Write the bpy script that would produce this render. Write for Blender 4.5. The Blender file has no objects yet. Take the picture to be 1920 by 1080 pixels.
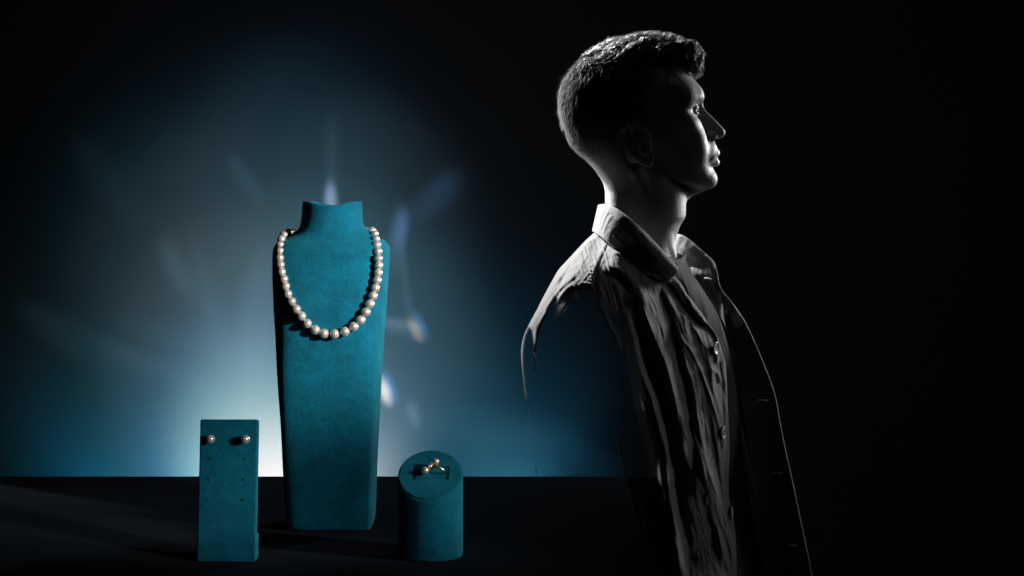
import bpy, math, random
import numpy as np
from mathutils import Vector, Matrix

random.seed(7)
rng = np.random.default_rng(7)
SC = bpy.context.scene
COL = SC.collection

# ---------------------------------------------------------------- camera
F = 3000.0            # focal length in photo pixels (photo 1920 wide)
CZ = 1.45             # camera height
HOR = 352.0           # photo row of the horizon
TABLE_Z = 1.14
cam_d = bpy.data.cameras.new("camera")
cam = bpy.data.objects.new("camera", cam_d)
COL.objects.link(cam)
cam_d.sensor_width = 36.0
cam_d.lens = F / 1920.0 * 36.0
cam_d.shift_y = -(540.0 - HOR) / 1920.0
cam_d.clip_start = 0.05
cam_d.clip_end = 60.0
cam.location = (0.0, 0.0, CZ)
cam.rotation_euler = (math.radians(90), 0, 0)
SC.camera = cam

# ---------------------------------------------------------------- world
w = bpy.data.worlds.new("World")
SC.world = w
w.use_nodes = True
w.node_tree.nodes["Background"].inputs[0].default_value = (0.8, 0.9, 1.0, 1)
w.node_tree.nodes["Background"].inputs[1].default_value = 0.0014
SC.view_settings.view_transform = 'Standard'
SC.view_settings.look = 'None'
SC.view_settings.exposure = 0.0
SC.view_settings.gamma = 1.0
SC.view_settings.use_curve_mapping = False
SC.render.engine = 'CYCLES'
SC.cycles.use_denoising = True
SC.cycles.denoising_prefilter = 'ACCURATE'
SC.cycles.denoising_input_passes = 'RGB_ALBEDO_NORMAL'
SC.cycles.use_adaptive_sampling = False
SC.cycles.light_sampling_threshold = 0.0
SC.cycles.max_bounces = 5
SC.cycles.diffuse_bounces = 1
SC.cycles.transparent_max_bounces = 16
SC.cycles.sample_clamp_indirect = 2.0


def W(px, py, d):
    """photo pixel + distance from the camera plane -> world point"""
    return Vector(((px - 960.0) / F * d, d, CZ + (HOR - py) / F * d))


def spot(name, loc, target, power, angle, color=(1, 1, 1), blend=0.6, size=0.03, scale=(1, 1), roll=0.0):
    ld = bpy.data.lights.new(name, 'SPOT')
    ld.energy = power
    ld.color = color
    ld.spot_size = math.radians(angle)
    ld.spot_blend = blend
    ld.shadow_soft_size = size
    o = bpy.data.objects.new(name, ld)
    COL.objects.link(o)
    o.location = loc
    q = (Vector(target) - Vector(loc)).to_track_quat('-Z', 'Y')
    o.rotation_euler = (q.to_matrix() @ Matrix.Rotation(roll, 3, 'Z')).to_euler()
    o.scale = (scale[0], scale[1], 1)
    return o


BACK_Y = 4.0          # backdrop distance
# -- jewellery key: low hard spotlight from the right, a little in front
spot("jewellery_key_lamp", (0.77, 0.77, 1.66), (-0.135, 1.43, 1.375), 112, 15.6, (1.0, 0.97, 0.92), 1.0, 0.018)
spot("display_low_lamp", (0.52, 0.68, 1.50), (-0.16, 1.38, 1.17), 3.0, 34, (1.0, 0.97, 0.92), 0.8, 0.12)
spot("earring_fill", (0.70, 0.66, 1.52), (-0.236, 1.33, 1.215), 36, 8.6, (1.0, 0.97, 0.92), 1.0, 0.035)  # added narrow fill, brightens only the earring stand
spot("ring_fill", (0.86, 0.98, 1.56), (-0.064, 1.345, 1.200), 52, 7.0, (1.0, 0.97, 0.92), 1.0, 0.06)  # added narrow fill for the ring stand and its top
# -- portrait lamps
spot("portrait_front_lamp", (1.62, 3.45, 1.72), (0.22, 2.33, 1.38), 195, 28, (1, 1, 1), 0.7, 0.32)
spot("portrait_back_lamp", (-0.98, 3.66, 2.75), (0.19, 2.34, 1.55), 1250, 17, (1, 1, 1), 0.5, 0.14)
spot("portrait_added_kicker", (-1.27, 3.75, 1.75), (0.12, 2.34, 1.50), 240, 22, (1, 1, 1), 0.6, 0.10)  # added to brighten the back of the hair and nape
spot("portrait_sleeve_fill", (-1.27, 3.75, 1.75), (0.16, 2.34, 1.18), 42, 22, (1, 1, 1), 0.7, 0.28)  # added weak twin of the kicker, lifts the sleeve folds
spot("portrait_cheek_fill", (2.05, 2.45, 1.66), (0.22, 2.33, 1.40), 2.2, 26, (1, 1, 1), 0.7, 0.40)  # added weak fill that softens the falloff across the cheek
spot("portrait_chest_fill", (2.00, 2.38, 1.42), (0.27, 2.26, 1.07), 33, 15, (1, 1, 1), 0.7, 0.30)  # added fill, coned to lift the jacket front below the face
spot("portrait_top_fill", (0.55, 2.50, 3.30), (0.20, 2.30, 1.35), 5, 15, (1, 1, 1), 0.8, 0.22)  # added dim overhead fill for the cloth beside the collar


# -- backdrop lamps: added, hidden low behind the table
def point(name, loc, power, color, size):
    ld = bpy.data.lights.new(name, 'POINT')
    ld.energy = power
    ld.color = color
    ld.shadow_soft_size = size
    o = bpy.data.objects.new(name, ld)
    COL.objects.link(o)
    o.location = loc
    return o


def bp(px, py):
    return W(px, py, BACK_Y)


GK = 1.0
WK = 2.9              # the paper is dark, its lamps are strong


def wall_spot(name, px, py, power, ang, color, sx=1.0, sy=1.0, roll=0.0, blend=1.0, size=0.01, src=None):
    t = bp(px, py)
    if src is None:
        src = Vector((t.x * 0.3 - 0.9, 1.8, 2.9))
    return spot(name, src, t, power * WK, ang, color, blend, size, (sx, sy), roll)


# glow: added lamps, powers and colours fitted to the glow, low behind the table and high above the set, all turned to the paper
ALB = 0.127
GLOW = [
    # position, aim, cone, blend, paper brightness coefficient, fitted colour
    ((-1.013, 3.700, 0.550), (-1.013, 4.000, 0.773), 95, 1, 0.0093, (0.00, 0.54, 1.00)),
    ((-1.013, 3.850, 0.600), (-1.013, 4.000, 0.773), 95, 1, 0.0036, (0.00, 0.19, 1.00)),
    ((-0.813, 3.700, 0.550), (-0.813, 4.000, 0.773), 95, 1, 0.0095, (0.22, 1.00, 0.54)),
    ((-0.813, 3.850, 0.600), (-0.813, 4.000, 0.773), 95, 1, 0.0082, (0.10, 0.18, 1.00)),
    ((-0.813, 3.400, 0.500), (-0.813, 4.000, 0.773), 95, 1, 0.0030, (0.00, 1.00, 0.00)),
    ((-0.613, 3.700, 0.550), (-0.613, 4.000, 0.773), 95, 1, 0.0725, (0.00, 0.41, 1.00)),
    ((-0.413, 3.700, 0.550), (-0.413, 4.000, 0.773), 95, 1, 0.0360, (0.00, 0.51, 1.00)),
    ((-0.413, 3.850, 0.600), (-0.413, 4.000, 0.773), 95, 1, 0.0214, (1.00, 0.67, 0.34)),
    ((-0.013, 3.700, 0.550), (-0.013, 4.000, 0.773), 95, 1, 0.0028, (0.00, 0.43, 1.00)),
    ((-0.013, 3.850, 0.600), (-0.013, 4.000, 0.773), 95, 1, 0.0077, (0.11, 0.62, 1.00)),
    ((-0.600, 3.840, 0.580), (-0.620, 4.000, 0.719), 60, 1, 0.0280, (1.00, 0.00, 0.00)),
    ((-0.600, 3.650, 0.550), (-0.620, 4.000, 0.719), 50, 1, 0.0202, (1.00, 0.00, 0.00)),
    ((-0.600, 3.650, 0.550), (-0.620, 4.000, 0.719), 70, 1, 0.0931, (0.76, 1.00, 0.45)),
    ((-1.088, 1.800, 2.900), (-0.627, 4.000, 0.826), 12, 1, 0.7028, (0.35, 0.64, 1.00)),
    ((-1.180, 1.800, 2.900), (-0.933, 4.000, 1.359), 14, 1, 0.0303, (0.14, 0.75, 1.00)),
    ((-1.060, 1.800, 2.900), (-0.533, 4.000, 1.519), 14, 1, 0.0881, (0.23, 0.65, 1.00)),
    ((-1.004, 1.800, 2.900), (-0.347, 4.000, 1.413), 12, 1, 0.1539, (0.41, 0.75, 1.00)),
    ((-1.036, 1.800, 2.900), (-0.453, 4.000, 1.653), 12, 1, 0.0232, (0.00, 0.42, 1.00)),
    ((-0.972, 1.800, 2.900), (-0.240, 4.000, 1.519), 10, 1, 0.0023, (0.00, 0.00, 1.00)),
    ((-0.944, 1.800, 2.900), (-0.147, 4.000, 0.906), 16, 1, 0.1503, (0.04, 0.41, 1.00)),
    ((-1.224, 1.800, 2.900), (-1.080, 4.000, 0.853), 16, 1, 0.0120, (1.00, 0.00, 0.00)),
    ((-1.116, 1.800, 2.900), (-0.720, 4.000, 1.173), 18, 1, 0.1352, (0.68, 0.87, 1.00)),
    ((-1.084, 1.800, 2.900), (-0.613, 4.000, 1.253), 24, 1, 0.0732, (0.20, 0.65, 1.00)),
    ((-1.076, 1.800, 2.900), (-0.587, 4.000, 1.346), 16, 1, 0.1284, (0.39, 0.67, 1.00)),
    ((-1.096, 1.800, 2.900), (-0.653, 4.000, 0.986), 16, 1, 0.2832, (1.00, 0.93, 0.79)),
    ((-1.028, 1.800, 2.900), (-0.427, 4.000, 0.986), 18, 1, 0.6391, (0.36, 0.82, 1.00)),
    ((-1.184, 1.800, 2.900), (-0.947, 4.000, 0.986), 18, 1, 0.0166, (1.00, 0.00, 0.00)),
    ((-1.084, 1.800, 2.900), (-0.613, 4.000, 0.850), 9, 1, 0.6000, (0.90, 0.96, 1.00)),
]
for (p0, p1, an_, bl_, m_, gc_) in GLOW:
    spot("glow_fit_lamp", p0, p1, m_ * 4 * math.pi ** 2 / ALB * GK, an_, (gc_[0] * .98, gc_[1], gc_[2] * .96), bl_, 0.02 if p0[2] < 1 else 0.05)
# caustic patches thrown on the backdrop (each an added narrow spot, nothing is refracted)
K = 60.0
CA = [
    # px, py, power, angle, colour, sx, sy, roll
    (620, 378, 6.0, 2.2, (0.45, 0.65, 1.0), 0.34, 1.0, 0.0),
    (622, 330, 0.5, 7, (0.3, 0.5, 0.75), 0.12, 1.0, 0.0),
    (745, 450, 1.4, 3.8, (0.22, 0.45, 0.8), 0.30, 1.0, -0.14),
    (752, 430, 2.0, 2.4, (0.15, 0.40, 1.0), 0.35, 1.0, -0.2),
    (800, 378, 0.5, 5.0, (0.16, 0.38, 0.7), 0.30, 1.0, -0.75),
    (830, 362, 0.45, 3.6, (0.12, 0.36, 0.8), 0.5, 1.0, -0.7),
    (762, 545, 0.9, 5.0, (0.3, 0.5, 0.65), 0.10, 1.0, 0.12),
    (742, 606, 2.6, 3.2, (0.5, 0.7, 0.9), 1.0, 0.12, 0.05),
    (748, 622, 1.4, 3.0, (0.4, 0.6, 0.8), 1.0, 0.10, -0.06),
    (779, 618, 5.0, 1.2, (1.0, 0.80, 0.55), 0.42, 1.0, 0.65),
    (788, 608, 5.0, 1.4, (0.10, 0.42, 1.0), 0.32, 1.0, 0.65),
    (720, 732, 16.0, 1.3, (1.0, 0.94, 0.85), 0.5, 1.0, 0.5),
    (732, 724, 7.0, 1.6, (0.10, 0.42, 1.0), 0.30, 1.0, 0.5),
    (775, 776, 2.4, 1.2, (0.4, 0.65, 0.85), 0.6, 1.0, 0.4),
    (330, 500, 1.1, 3.6, (0.22, 0.42, 0.5), 0.45, 1.0, 0.55),
    (460, 335, 0.7, 3.4, (0.18, 0.34, 0.58), 0.4, 1.0, 0.75),
    (480, 600, 0.9, 8, (0.35, 0.55, 0.75), 0.3, 1.0, -0.15),
    (390, 560, 0.6, 7, (0.3, 0.48, 0.6), 0.22, 1.0, 0.3),
    (215, 350, 0.2, 8, (0.12, 0.25, 0.32), 0.3, 1.0, 0.8),
    (150, 640, 0.4, 8, (0.12, 0.34, 0.42), 1.0, 0.26, -0.38),
    (300, 690, 0.6, 8, (0.2, 0.42, 0.56), 1.0, 0.16, -0.22),
    (350, 640, 0.4, 8, (0.2, 0.38, 0.5), 1.0, 0.2, -0.1),
    (930, 800, 0.5, 9, (0.08, 0.45, 0.7), 1.0, 0.2, 0.2),
    (1010, 850, 0.6, 8, (0.08, 0.48, 0.8), 1.0, 0.3, 0.12),
]
for c in CA:
    wall_spot("caustic_stand_in", c[0], c[1], c[2] * K * (c[3] / 4.0) ** 0 , c[3], c[4], c[5], c[6], c[7])


# ---------------------------------------------------------------- helpers
def mk(name, V, Fq, mat, parent=None, smooth=True, ploc=None, vattr=None):
    """vertices (n,3) in WORLD space (or local if ploc None & no parent), quad or tri index array"""
    V = np.asarray(V, dtype=np.float64)
    me = bpy.data.meshes.new(name)
    if isinstance(Fq, np.ndarray):
        k = Fq.shape[1]
        me.vertices.add(len(V))
        me.vertices.foreach_set("co", V.astype(np.float32).ravel())
        me.loops.add(Fq.size)
        me.loops.foreach_set("vertex_index", Fq.astype(np.int32).ravel())
        me.polygons.add(len(Fq))
        me.polygons.foreach_set("loop_start", np.arange(0, Fq.size, k, dtype=np.int32))
        me.polygons.foreach_set("loop_total", np.full(len(Fq), k, dtype=np.int32))
        me.update(calc_edges=True)
    else:
        me.from_pydata([tuple(v) for v in V], [], [list(f) for f in Fq])
        me.update()
    if smooth:
        me.polygons.foreach_set("use_smooth", np.ones(len(me.polygons), dtype=bool))
    if vattr is not None:
        for an, av in vattr.items():
            a = me.attributes.new(an, 'FLOAT', 'POINT')
            a.data.foreach_set("value", np.asarray(av, dtype=np.float32))
    me.validate()
    o = bpy.data.objects.new(name, me)
    COL.objects.link(o)
    if mat:
        me.materials.append(mat)
    attach(o, parent)
    return o


def wloc(o):
    L = Vector((0, 0, 0))
    L += o.location
    if o.parent:
        # parents are never rotated or scaled here; local frame is undone by the inverse
        L = Vector(o.get("_wl", (0, 0, 0)))
    return L


def attach(o, parent):
    o["_wl"] = tuple(o.location)
    if parent is not None:
        o.parent = parent
        o.matrix_parent_inverse = Matrix.Translation(-Vector(parent["_wl"]))


def thing(name, label, cat, loc, group=None):
    o = bpy.data.objects.new(name, None)
    COL.objects.link(o)
    o.empty_display_size = 0.02
    o.location = loc
    o["_wl"] = tuple(loc)
    o["label"] = label
    o["category"] = cat
    if group:
        o["group"] = group
    return o


def tag(o, label=None, cat=None, group=None, kind=None):
    if label: o["label"] = label
    if cat: o["category"] = cat
    if group: o["group"] = group
    if kind: o["kind"] = kind
    return o


def grid_faces(nr, nc, wrap_c=False, off=0):
    r = np.arange(nr - 1)[:, None]
    c = np.arange(nc if wrap_c else nc - 1)[None, :]
    c2 = (c + 1) % nc
    a = r * nc + c; b = r * nc + c2; d = (r + 1) * nc + c; e = (r + 1) * nc + c2
    return np.stack([a, b, e, d], -1).reshape(-1, 4) + off


def sphere(R, seg=40, rings=24):
    V = []
    th = np.linspace(0, math.pi, rings)
    ph = np.linspace(0, 2 * math.pi, seg, endpoint=False)
    for t in th:
        for p in ph:
            V.append((R * math.sin(t) * math.cos(p), R * math.sin(t) * math.sin(p), R * math.cos(t)))
    return np.array(V), grid_faces(rings, seg, True)


def tube(pts, rad, seg=12, closed=False):
    """tube along points; rad scalar or list"""
    P = np.array([tuple(p) for p in pts], float)
    n = len(P)
    R = np.full(n, rad) if np.isscalar(rad) else np.array(rad, float)
    if closed:
        T = np.roll(P, -1, 0) - np.roll(P, 1, 0)
    else:
        T = np.gradient(P, axis=0)
    T /= np.linalg.norm(T, axis=1)[:, None] + 1e-12
    up = np.array([0, 0, 1.0])
    if abs(T[0] @ up) > 0.9: up = np.array([1.0, 0, 0])
    V = []
    nrm = np.cross(T[0], up); nrm /= np.linalg.norm(nrm)
    for i in range(n):
        nrm = nrm - T[i] * (nrm @ T[i]); nrm /= np.linalg.norm(nrm)
        b = np.cross(T[i], nrm)
        for k in range(seg):
            a = 2 * math.pi * k / seg
            V.append(P[i] + R[i] * (math.cos(a) * nrm + math.sin(a) * b))
    V = np.array(V)
    fs = grid_faces(n, seg, True)
    fl = [tuple(f) for f in fs]
    if closed:
        # nearest matching of last ring to first ring
        d = [np.sum((V[(n - 1) * seg] - V[j]) ** 2) for j in range(seg)]
        s = int(np.argmin(d))
        for k in range(seg):
            fl.append(((n - 1) * seg + k, (n - 1) * seg + (k + 1) % seg, (k + 1 + s) % seg, (k + s) % seg))
    else:
        fl.append(tuple(range(seg))[::-1])
        fl.append(tuple(range((n - 1) * seg, n * seg)))
    return V, fl


def merge(parts):
    Vs, Fs, off = [], [], 0
    for V, Fc in parts:
        Vs.append(np.asarray(V, float))
        Fs += [tuple(int(i) + off for i in f) for f in Fc]
        off += len(V)
    return np.concatenate(Vs), Fs


def smoothstep(a, b, x):
    t = np.clip((x - a) / (b - a), 0, 1)
    return t * t * (3 - 2 * t)


def catmull(P, n):
    P = np.array(P, float)
    Q = np.vstack([2 * P[0] - P[1], P, 2 * P[-1] - P[-2]])
    out = []
    m = len(P) - 1
    for s in np.linspace(0, m - 1e-9, n):
        i = int(s); t = s - i
        a, b, c, d = Q[i], Q[i + 1], Q[i + 2], Q[i + 3]
        out.append(0.5 * (2 * b + (c - a) * t + (2 * a - 5 * b + 4 * c - d) * t * t + (3 * b - a - 3 * c + d) * t ** 3))
    return np.array(out)


# ---------------------------------------------------------------- materials
def new_mat(name):
    m = bpy.data.materials.new(name)
    m.use_nodes = True
    nt = m.node_tree
    b = nt.nodes["Principled BSDF"]
    return m, nt, b


def tex_noise(nt, scale, detail=4, rough=0.6, vec=None):
    n = nt.nodes.new("ShaderNodeTexNoise")
    n.inputs["Scale"].default_value = scale
    n.inputs["Detail"].default_value = detail
    n.inputs["Roughness"].default_value = rough
    if vec is None:
        g = nt.nodes.new("ShaderNodeNewGeometry")
        vec = g.outputs["Position"]
    nt.links.new(vec, n.inputs["Vector"])
    return n


def ramp(nt, fac, stops):
    r = nt.nodes.new("ShaderNodeValToRGB")
    el = r.color_ramp.elements
    while len(el) < len(stops): el.new(0.5)
    for e, (p, c) in zip(el, stops):
        e.position = p
        e.color = (c[0], c[1], c[2], 1)
    nt.links.new(fac, r.inputs[0])
    return r


def bump(nt, b, h, strength, dist, prev=None):
    n = nt.nodes.new("ShaderNodeBump")
    n.inputs["Strength"].default_value = strength
    n.inputs["Distance"].default_value = dist
    nt.links.new(h, n.inputs["Height"])
    if prev is not None:
        nt.links.new(prev.outputs[0], n.inputs["Normal"])
    nt.links.new(n.outputs[0], b.inputs["Normal"])
    return n


def suede(name, base, mott=0.5):
    m, nt, b = new_mat(name)
    g = nt.nodes.new("ShaderNodeNewGeometry")
    n1 = tex_noise(nt, 1300, 3, 0.7, g.outputs["Position"])
    n2 = tex_noise(nt, 52, 6, 0.72, g.outputs["Position"])
    mx = nt.nodes.new("ShaderNodeMath"); mx.operation = 'MULTIPLY_ADD'
    nt.links.new(n2.outputs["Fac"], mx.inputs[0]); mx.inputs[1].default_value = 0.65
    nt.links.new(n1.outputs["Fac"], mx.inputs[2])
    lo = [c * (1 - mott) for c in base]; hi = [c * (1 + mott) for c in base]
    r = ramp(nt, mx.outputs[0], [(0.60, lo), (0.82, base), (1.02, hi)])
    nt.links.new(r.outputs[0], b.inputs["Base Color"])
    b.inputs["Roughness"].default_value = 0.95
    b.inputs["Specular IOR Level"].default_value = 0.15
    b.inputs["Sheen Weight"].default_value = 0.35
    b.inputs["Sheen Roughness"].default_value = 0.45
    b.inputs["Sheen Tint"].default_value = (0.05, 0.65, 0.75, 1)
    p = bump(nt, b, n1.outputs["Fac"], 0.9, 0.0009)
    bump(nt, b, n2.outputs["Fac"], 0.35, 0.003, p)
    return m


M_SUEDE = suede("teal_suede", (0.002, 0.115, 0.185), 0.5)

M_TABLE, nt, b = new_mat("dark_table")
n = tex_noise(nt, 3.0, 3)
r = ramp(nt, n.outputs["Fac"], [(0.3, (0.013, 0.018, 0.024)), (0.7, (0.018, 0.024, 0.031))])
nt.links.new(r.outputs[0], b.inputs["Base Color"])
n2 = tex_noise(nt, 700, 2)
b.inputs["Roughness"].default_value = 0.62
b.inputs["Specular IOR Level"].default_value = 0.0
bump(nt, b, n2.outputs["Fac"], 0.15, 0.0004)

M_BACK, nt, b = new_mat("backdrop_paper")
b.inputs["Base Color"].default_value = (ALB, ALB, ALB, 1)
b.inputs["Roughness"].default_value = 1.0
b.inputs["Specular IOR Level"].default_value = 0.0


def pearl_mat(name, c1, c2):
    m, nt, b = new_mat(name)
    lw = nt.nodes.new("ShaderNodeLayerWeight"); lw.inputs["Blend"].default_value = 0.45
    r = ramp(nt, lw.outputs["Facing"], [(0.0, c1), (0.7, c2), (1.0, (0.55, 0.66, 0.60))])
    nt.links.new(r.outputs[0], b.inputs["Base Color"])
    b.inputs["Metallic"].default_value = 0.6
    b.inputs["Roughness"].default_value = 0.31
    b.inputs["Specular IOR Level"].default_value = 0.8
    b.inputs["Coat Weight"].default_value = 0.8
    b.inputs["Coat Roughness"].default_value = 0.12
    n = tex_noise(nt, 350, 2)
    bump(nt, b, n.outputs["Fac"], 0.08, 0.0006)
    return m


PEARLS = [pearl_mat("pearl_cream", (0.78, 0.70, 0.60), (0.80, 0.74, 0.66)),
          pearl_mat("pearl_rose", (0.72, 0.60, 0.55), (0.78, 0.71, 0.66)),
          pearl_mat("pearl_silver", (0.66, 0.62, 0.58), (0.74, 0.72, 0.69))]

M_GOLD, nt, b = new_mat("gold")
b.inputs["Base Color"].default_value = (0.95, 0.66, 0.36, 1)
b.inputs["Metallic"].default_value = 1.0
b.inputs["Roughness"].default_value = 0.28
M_GEM, nt, b = new_mat("clear_stone")
b.inputs["Base Color"].default_value = (0.95, 0.95, 0.95, 1)
b.inputs["Roughness"].default_value = 0.02
b.inputs["IOR"].default_value = 2.3
b.inputs["Transmission Weight"].default_value = 0.35
M_HOLE_SHADE, nt, b = new_mat("hole_shade")  # near-black colour stands in for the shade inside holes
b.inputs["Base Color"].default_value = (0.002, 0.008, 0.011, 1)
b.inputs["Roughness"].default_value = 1.0
M_THREAD, nt, b = new_mat("silk_thread")
b.inputs["Base Color"].default_value = (0.6, 0.58, 0.5, 1)

# ---------------------------------------------------------------- setting
def box(x0, x1, y0, y1, z0, z1):
    V = [(x, y, z) for x in (x0, x1) for y in (y0, y1) for z in (z0, z1)]
    Fc = [(0, 1, 3, 2), (4, 6, 7, 5), (0, 4, 5, 1), (2, 3, 7, 6), (0, 2, 6, 4), (1, 5, 7, 3)]
    return np.array(V, float), Fc


def bevel(o, wd, seg=3):
    md = o.modifiers.new("bevel", 'BEVEL')
    md.width = wd; md.segments = seg; md.limit_method = 'ANGLE'


TY = 0.31 * F / (893.0 - HOR)      # far edge of the table
xr = (1166 - 960) / F * TY
V, Fc = box(-1.1, xr, 0.55, TY, TABLE_Z - 0.04, TABLE_Z)
t = mk("table_top", V, Fc, M_TABLE, None, smooth=False)
bevel(t, 0.0012, 2)
tag(t, kind="structure")
V, Fc = box(-3.6, 2.2, BACK_Y, BACK_Y + 0.01, 0.0, 3.2)
t = mk("backdrop", V, Fc, M_BACK, None, smooth=False)
tag(t, kind="structure")

# ---------------------------------------------------------------- necklace bust
DB = 1.442            # front of the bust on the table
bust_loc = (W(619, 997, DB).x, DB + 0.03, TABLE_Z)
bust = thing("necklace_bust", "tall teal suede necklace bust with a hollow neck, standing behind the other displays", "display bust", bust_loc)
S0 = F / DB
# rows: photo y, left x, right x, half depth (m), front offset
ROWS = [(997, 541, 697, .030), (985, 538, 700, .031), (960, 536.5, 701, .032), (890, 533, 703, .034), (800, 529, 707, .036), (700, 521, 713, .039),
        (640, 517.5, 717, .041), (580, 513.5, 722, .043), (520, 511, 726, .043), (490, 510.5, 728, .042), (470, 511, 729, .040), (462, 514, 727, .037), (455, 521, 722, .034),
        (449, 532, 711, .030), (443, 543, 700, .028), (436, 553, 690, .0275), (428, 559, 682, .027), (418, 562, 679, .0265), (404, 563.5, 677.5, .0265),
        (390, 564.5, 677, .0265), (381, 565, 676.5, .0265)]
RR = np.array(ROWS, float)


def bust_row(py):
    p = RR[::-1]
    return [np.interp(py, p[:, 0], p[:, k]) for k in (1, 2, 3)]


LEAN = 0.055


def bust_front_y(px, py):
    l, r, hd = bust_row(py)
    xc = (l + r) / 2; hw = (r - l) / 2
    z_up = (997 - py) / S0
    yc = DB + 0.030 + LEAN * z_up
    u = np.clip(abs(px - xc) / hw, 0, 0.999)
    n = float(np.interp(py, [440, 470, 640, 800], [2.0, 3.0, 3.6, 6.0]))
    return yc - hd * (1 - u ** n) ** (1 / n)


npt = 96
Vb = []
pys = np.concatenate([np.linspace(997, 470, 70), np.linspace(468, 425, 26), np.linspace(423, 381, 14)])
for py in pys:
    l, r, hd = bust_row(py)
    xc = (l + r) / 2; hw = (r - l) / 2
    z_up = (997 - py) / S0
    yc = DB + 0.030 + LEAN * z_up
    nexp = np.interp(py, [440, 470, 640, 800], [2.0, 3.0, 3.6, 6.0])
    for k in range(npt):
        a = 2 * math.pi * k / npt
        ca, sa = math.cos(a), math.sin(a)
        x = np.sign(ca) * abs(ca) ** (2 / nexp); y = np.sign(sa) * abs(sa) ** (2 / nexp)
        Y = yc + hd * y
        X = (xc + hw * x - 960) / F * (DB + 0.02 + LEAN * z_up)
        z = TABLE_Z + z_up * 1.0
        # keep traced height: account for the distance of this row
        z = CZ + (HOR - py) / F * (DB + LEAN * z_up + (0.0 if py > 990 else 0.0))
        Vb.append((X, Y, max(z, TABLE_Z + 0.0005)))
Vb = np.array(Vb)
nr = len(pys)
fb = [tuple(f) for f in grid_faces(nr, npt, True)]
# hollow neck top: dips at the front middle, inner wall goes down
top0 = (nr - 1) * npt
ctr = Vb[top0:top0 + npt].mean(0)
for k in range(npt):
    a = 2 * math.pi * k / npt
    dip = 0.0036 * max(0.0, math.cos(2 * (a - math.pi / 2))) * 1.0
    for rr_, wgt in ((nr - 1, 1.0), (nr - 2, .8), (nr - 3, .5), (nr - 4, .25)):
        Vb[rr_ * npt + k, 2] -= dip * wgt
extra = []
prev = top0
lst = [Vb]
off = len(Vb)
for sc, dz in ((0.985, 0.0012), (0.95, 0.0014), (0.92, 0.0004), (0.90, -0.006), (0.88, -0.03)):
    ring = Vb[top0:top0 + npt].copy()
    ring[:, :2] = ctr[:2] + (ring[:, :2] - ctr[:2]) * sc
    ring[:, 2] += dz
    lst.append(ring)
    for k in range(npt):
        fb.append((prev + k, prev + (k + 1) % npt, off + (k + 1) % npt, off + k))
    prev = off; off += npt
fb.append(tuple(range(prev, prev + npt)))
fb.append(tuple(range(npt))[::-1])
Vb = np.concatenate(lst)
bb = mk("bust_body", Vb, fb, M_SUEDE, bust)

# ---------------------------------------------------------------- necklace
NK = [(262, 268, 0), (242, 266, 0), (220, 275, 1), (188, 290, 1), (172, 318, 1), (163, 357, 1), (162, 399, 1), (160, 445, 1), (165, 492, 1), (173, 540, 1), (188, 588, 1), (199, 636, 1),
      (214, 688, 1), (240, 738, 1), (272, 790, 1), (307, 838, 1), (346, 888, 1), (400, 930, 1), (460, 955, 1), (531, 958, 1), (600, 942, 1), (661, 908, 1),
      (707, 864, 1), (742, 811, 1), (769, 756, 1), (790, 702, 1), (806, 648, 1), (818, 596, 1), (825, 546, 1), (828, 497, 1), (826, 449, 1), (824, 402, 1), (816, 357, 1),
      (810, 318, 1), (802, 284, 1), (783, 260, 1), (756, 256, 0), (742, 252, 0)]
neck = thing("pearl_necklace", "string of round cream pearls hanging around the tall teal bust", "necklace",
             tuple(W(628, 626, DB - 0.01)))
cen = []
for i, (zx, zy, big) in enumerate(NK):
    px, py = 480 + zx / 3.6, 360 + zy / 3.6
    tt = 1 - min(1, abs(py - 626) / 190.0)
    rad = (0.0038 + 0.0006 * tt) * (1.0 if big else 0.62)
    if py > 478:
        sl_ = (bust_front_y(px + 2, py) - bust_front_y(px - 2, py)) / (4 / S0)
        y = bust_front_y(px, py) - rad * min(2.6, math.sqrt(1 + sl_ * sl_)) * 1.02
    else:
        y = None
    cen.append([px, py, y, rad])
# over the shoulders the string passes back around the neck
fL = next(c for c in cen if c[2] is not None); fR = [c for c in cen if c[2] is not None][-1]
iL = cen.index(fL); iR = cen.index(fR)
for k in range(iL - 1, -1, -1):
    cen[k][2] = cen[k + 1][2] + 0.0025 + 0.0022 * (iL - k)
for k in range(iR + 1, len(cen)):
    cen[k][2] = cen[k - 1][2] + 0.0025 + 0.0022 * (k - iR)
V0, F0 = sphere(1.0, 40, 24)
pm = {}
pos = []
for i, (px, py, y, rad) in enumerate(cen):
    p = W(px, py, y)
    pos.append(p)
    mi = int(rng.choice(3, p=[0.45, 0.35, 0.2]))
    if mi not in pm:
        me = bpy.data.meshes.new("pearl")
        me.from_pydata([tuple(v) for v in V0], [], [tuple(int(q) for q in f) for f in F0])
        for q in me.polygons: q.use_smooth = True
        me.materials.append(PEARLS[mi])
        pm[mi] = me
    o = bpy.data.objects.new("pearl", pm[mi])
    COL.objects.link(o)
    o.location = p
    o.scale = (rad * rng.uniform(.98, 1.02), rad * rng.uniform(.98, 1.02), rad * rng.uniform(.97, 1.02))
    o.rotation_euler = (rng.uniform(0, 3), rng.uniform(0, 3), 0)
    attach(o, neck)
# string behind the neck closes the loop
a, bq = pos[0], pos[-1]
mid = (a + bq) / 2 + Vector((0, 0.055, -0.004))
loop = catmull([tuple(p) for p in pos] + [tuple(bq + Vector((-.01, .03, -.001))), tuple(mid), tuple(a + Vector((.01, .03, -.001)))], 260)
V, Fc = tube(loop, 0.0006, 6, True)
mk("string", V, Fc, M_THREAD, neck)

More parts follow.
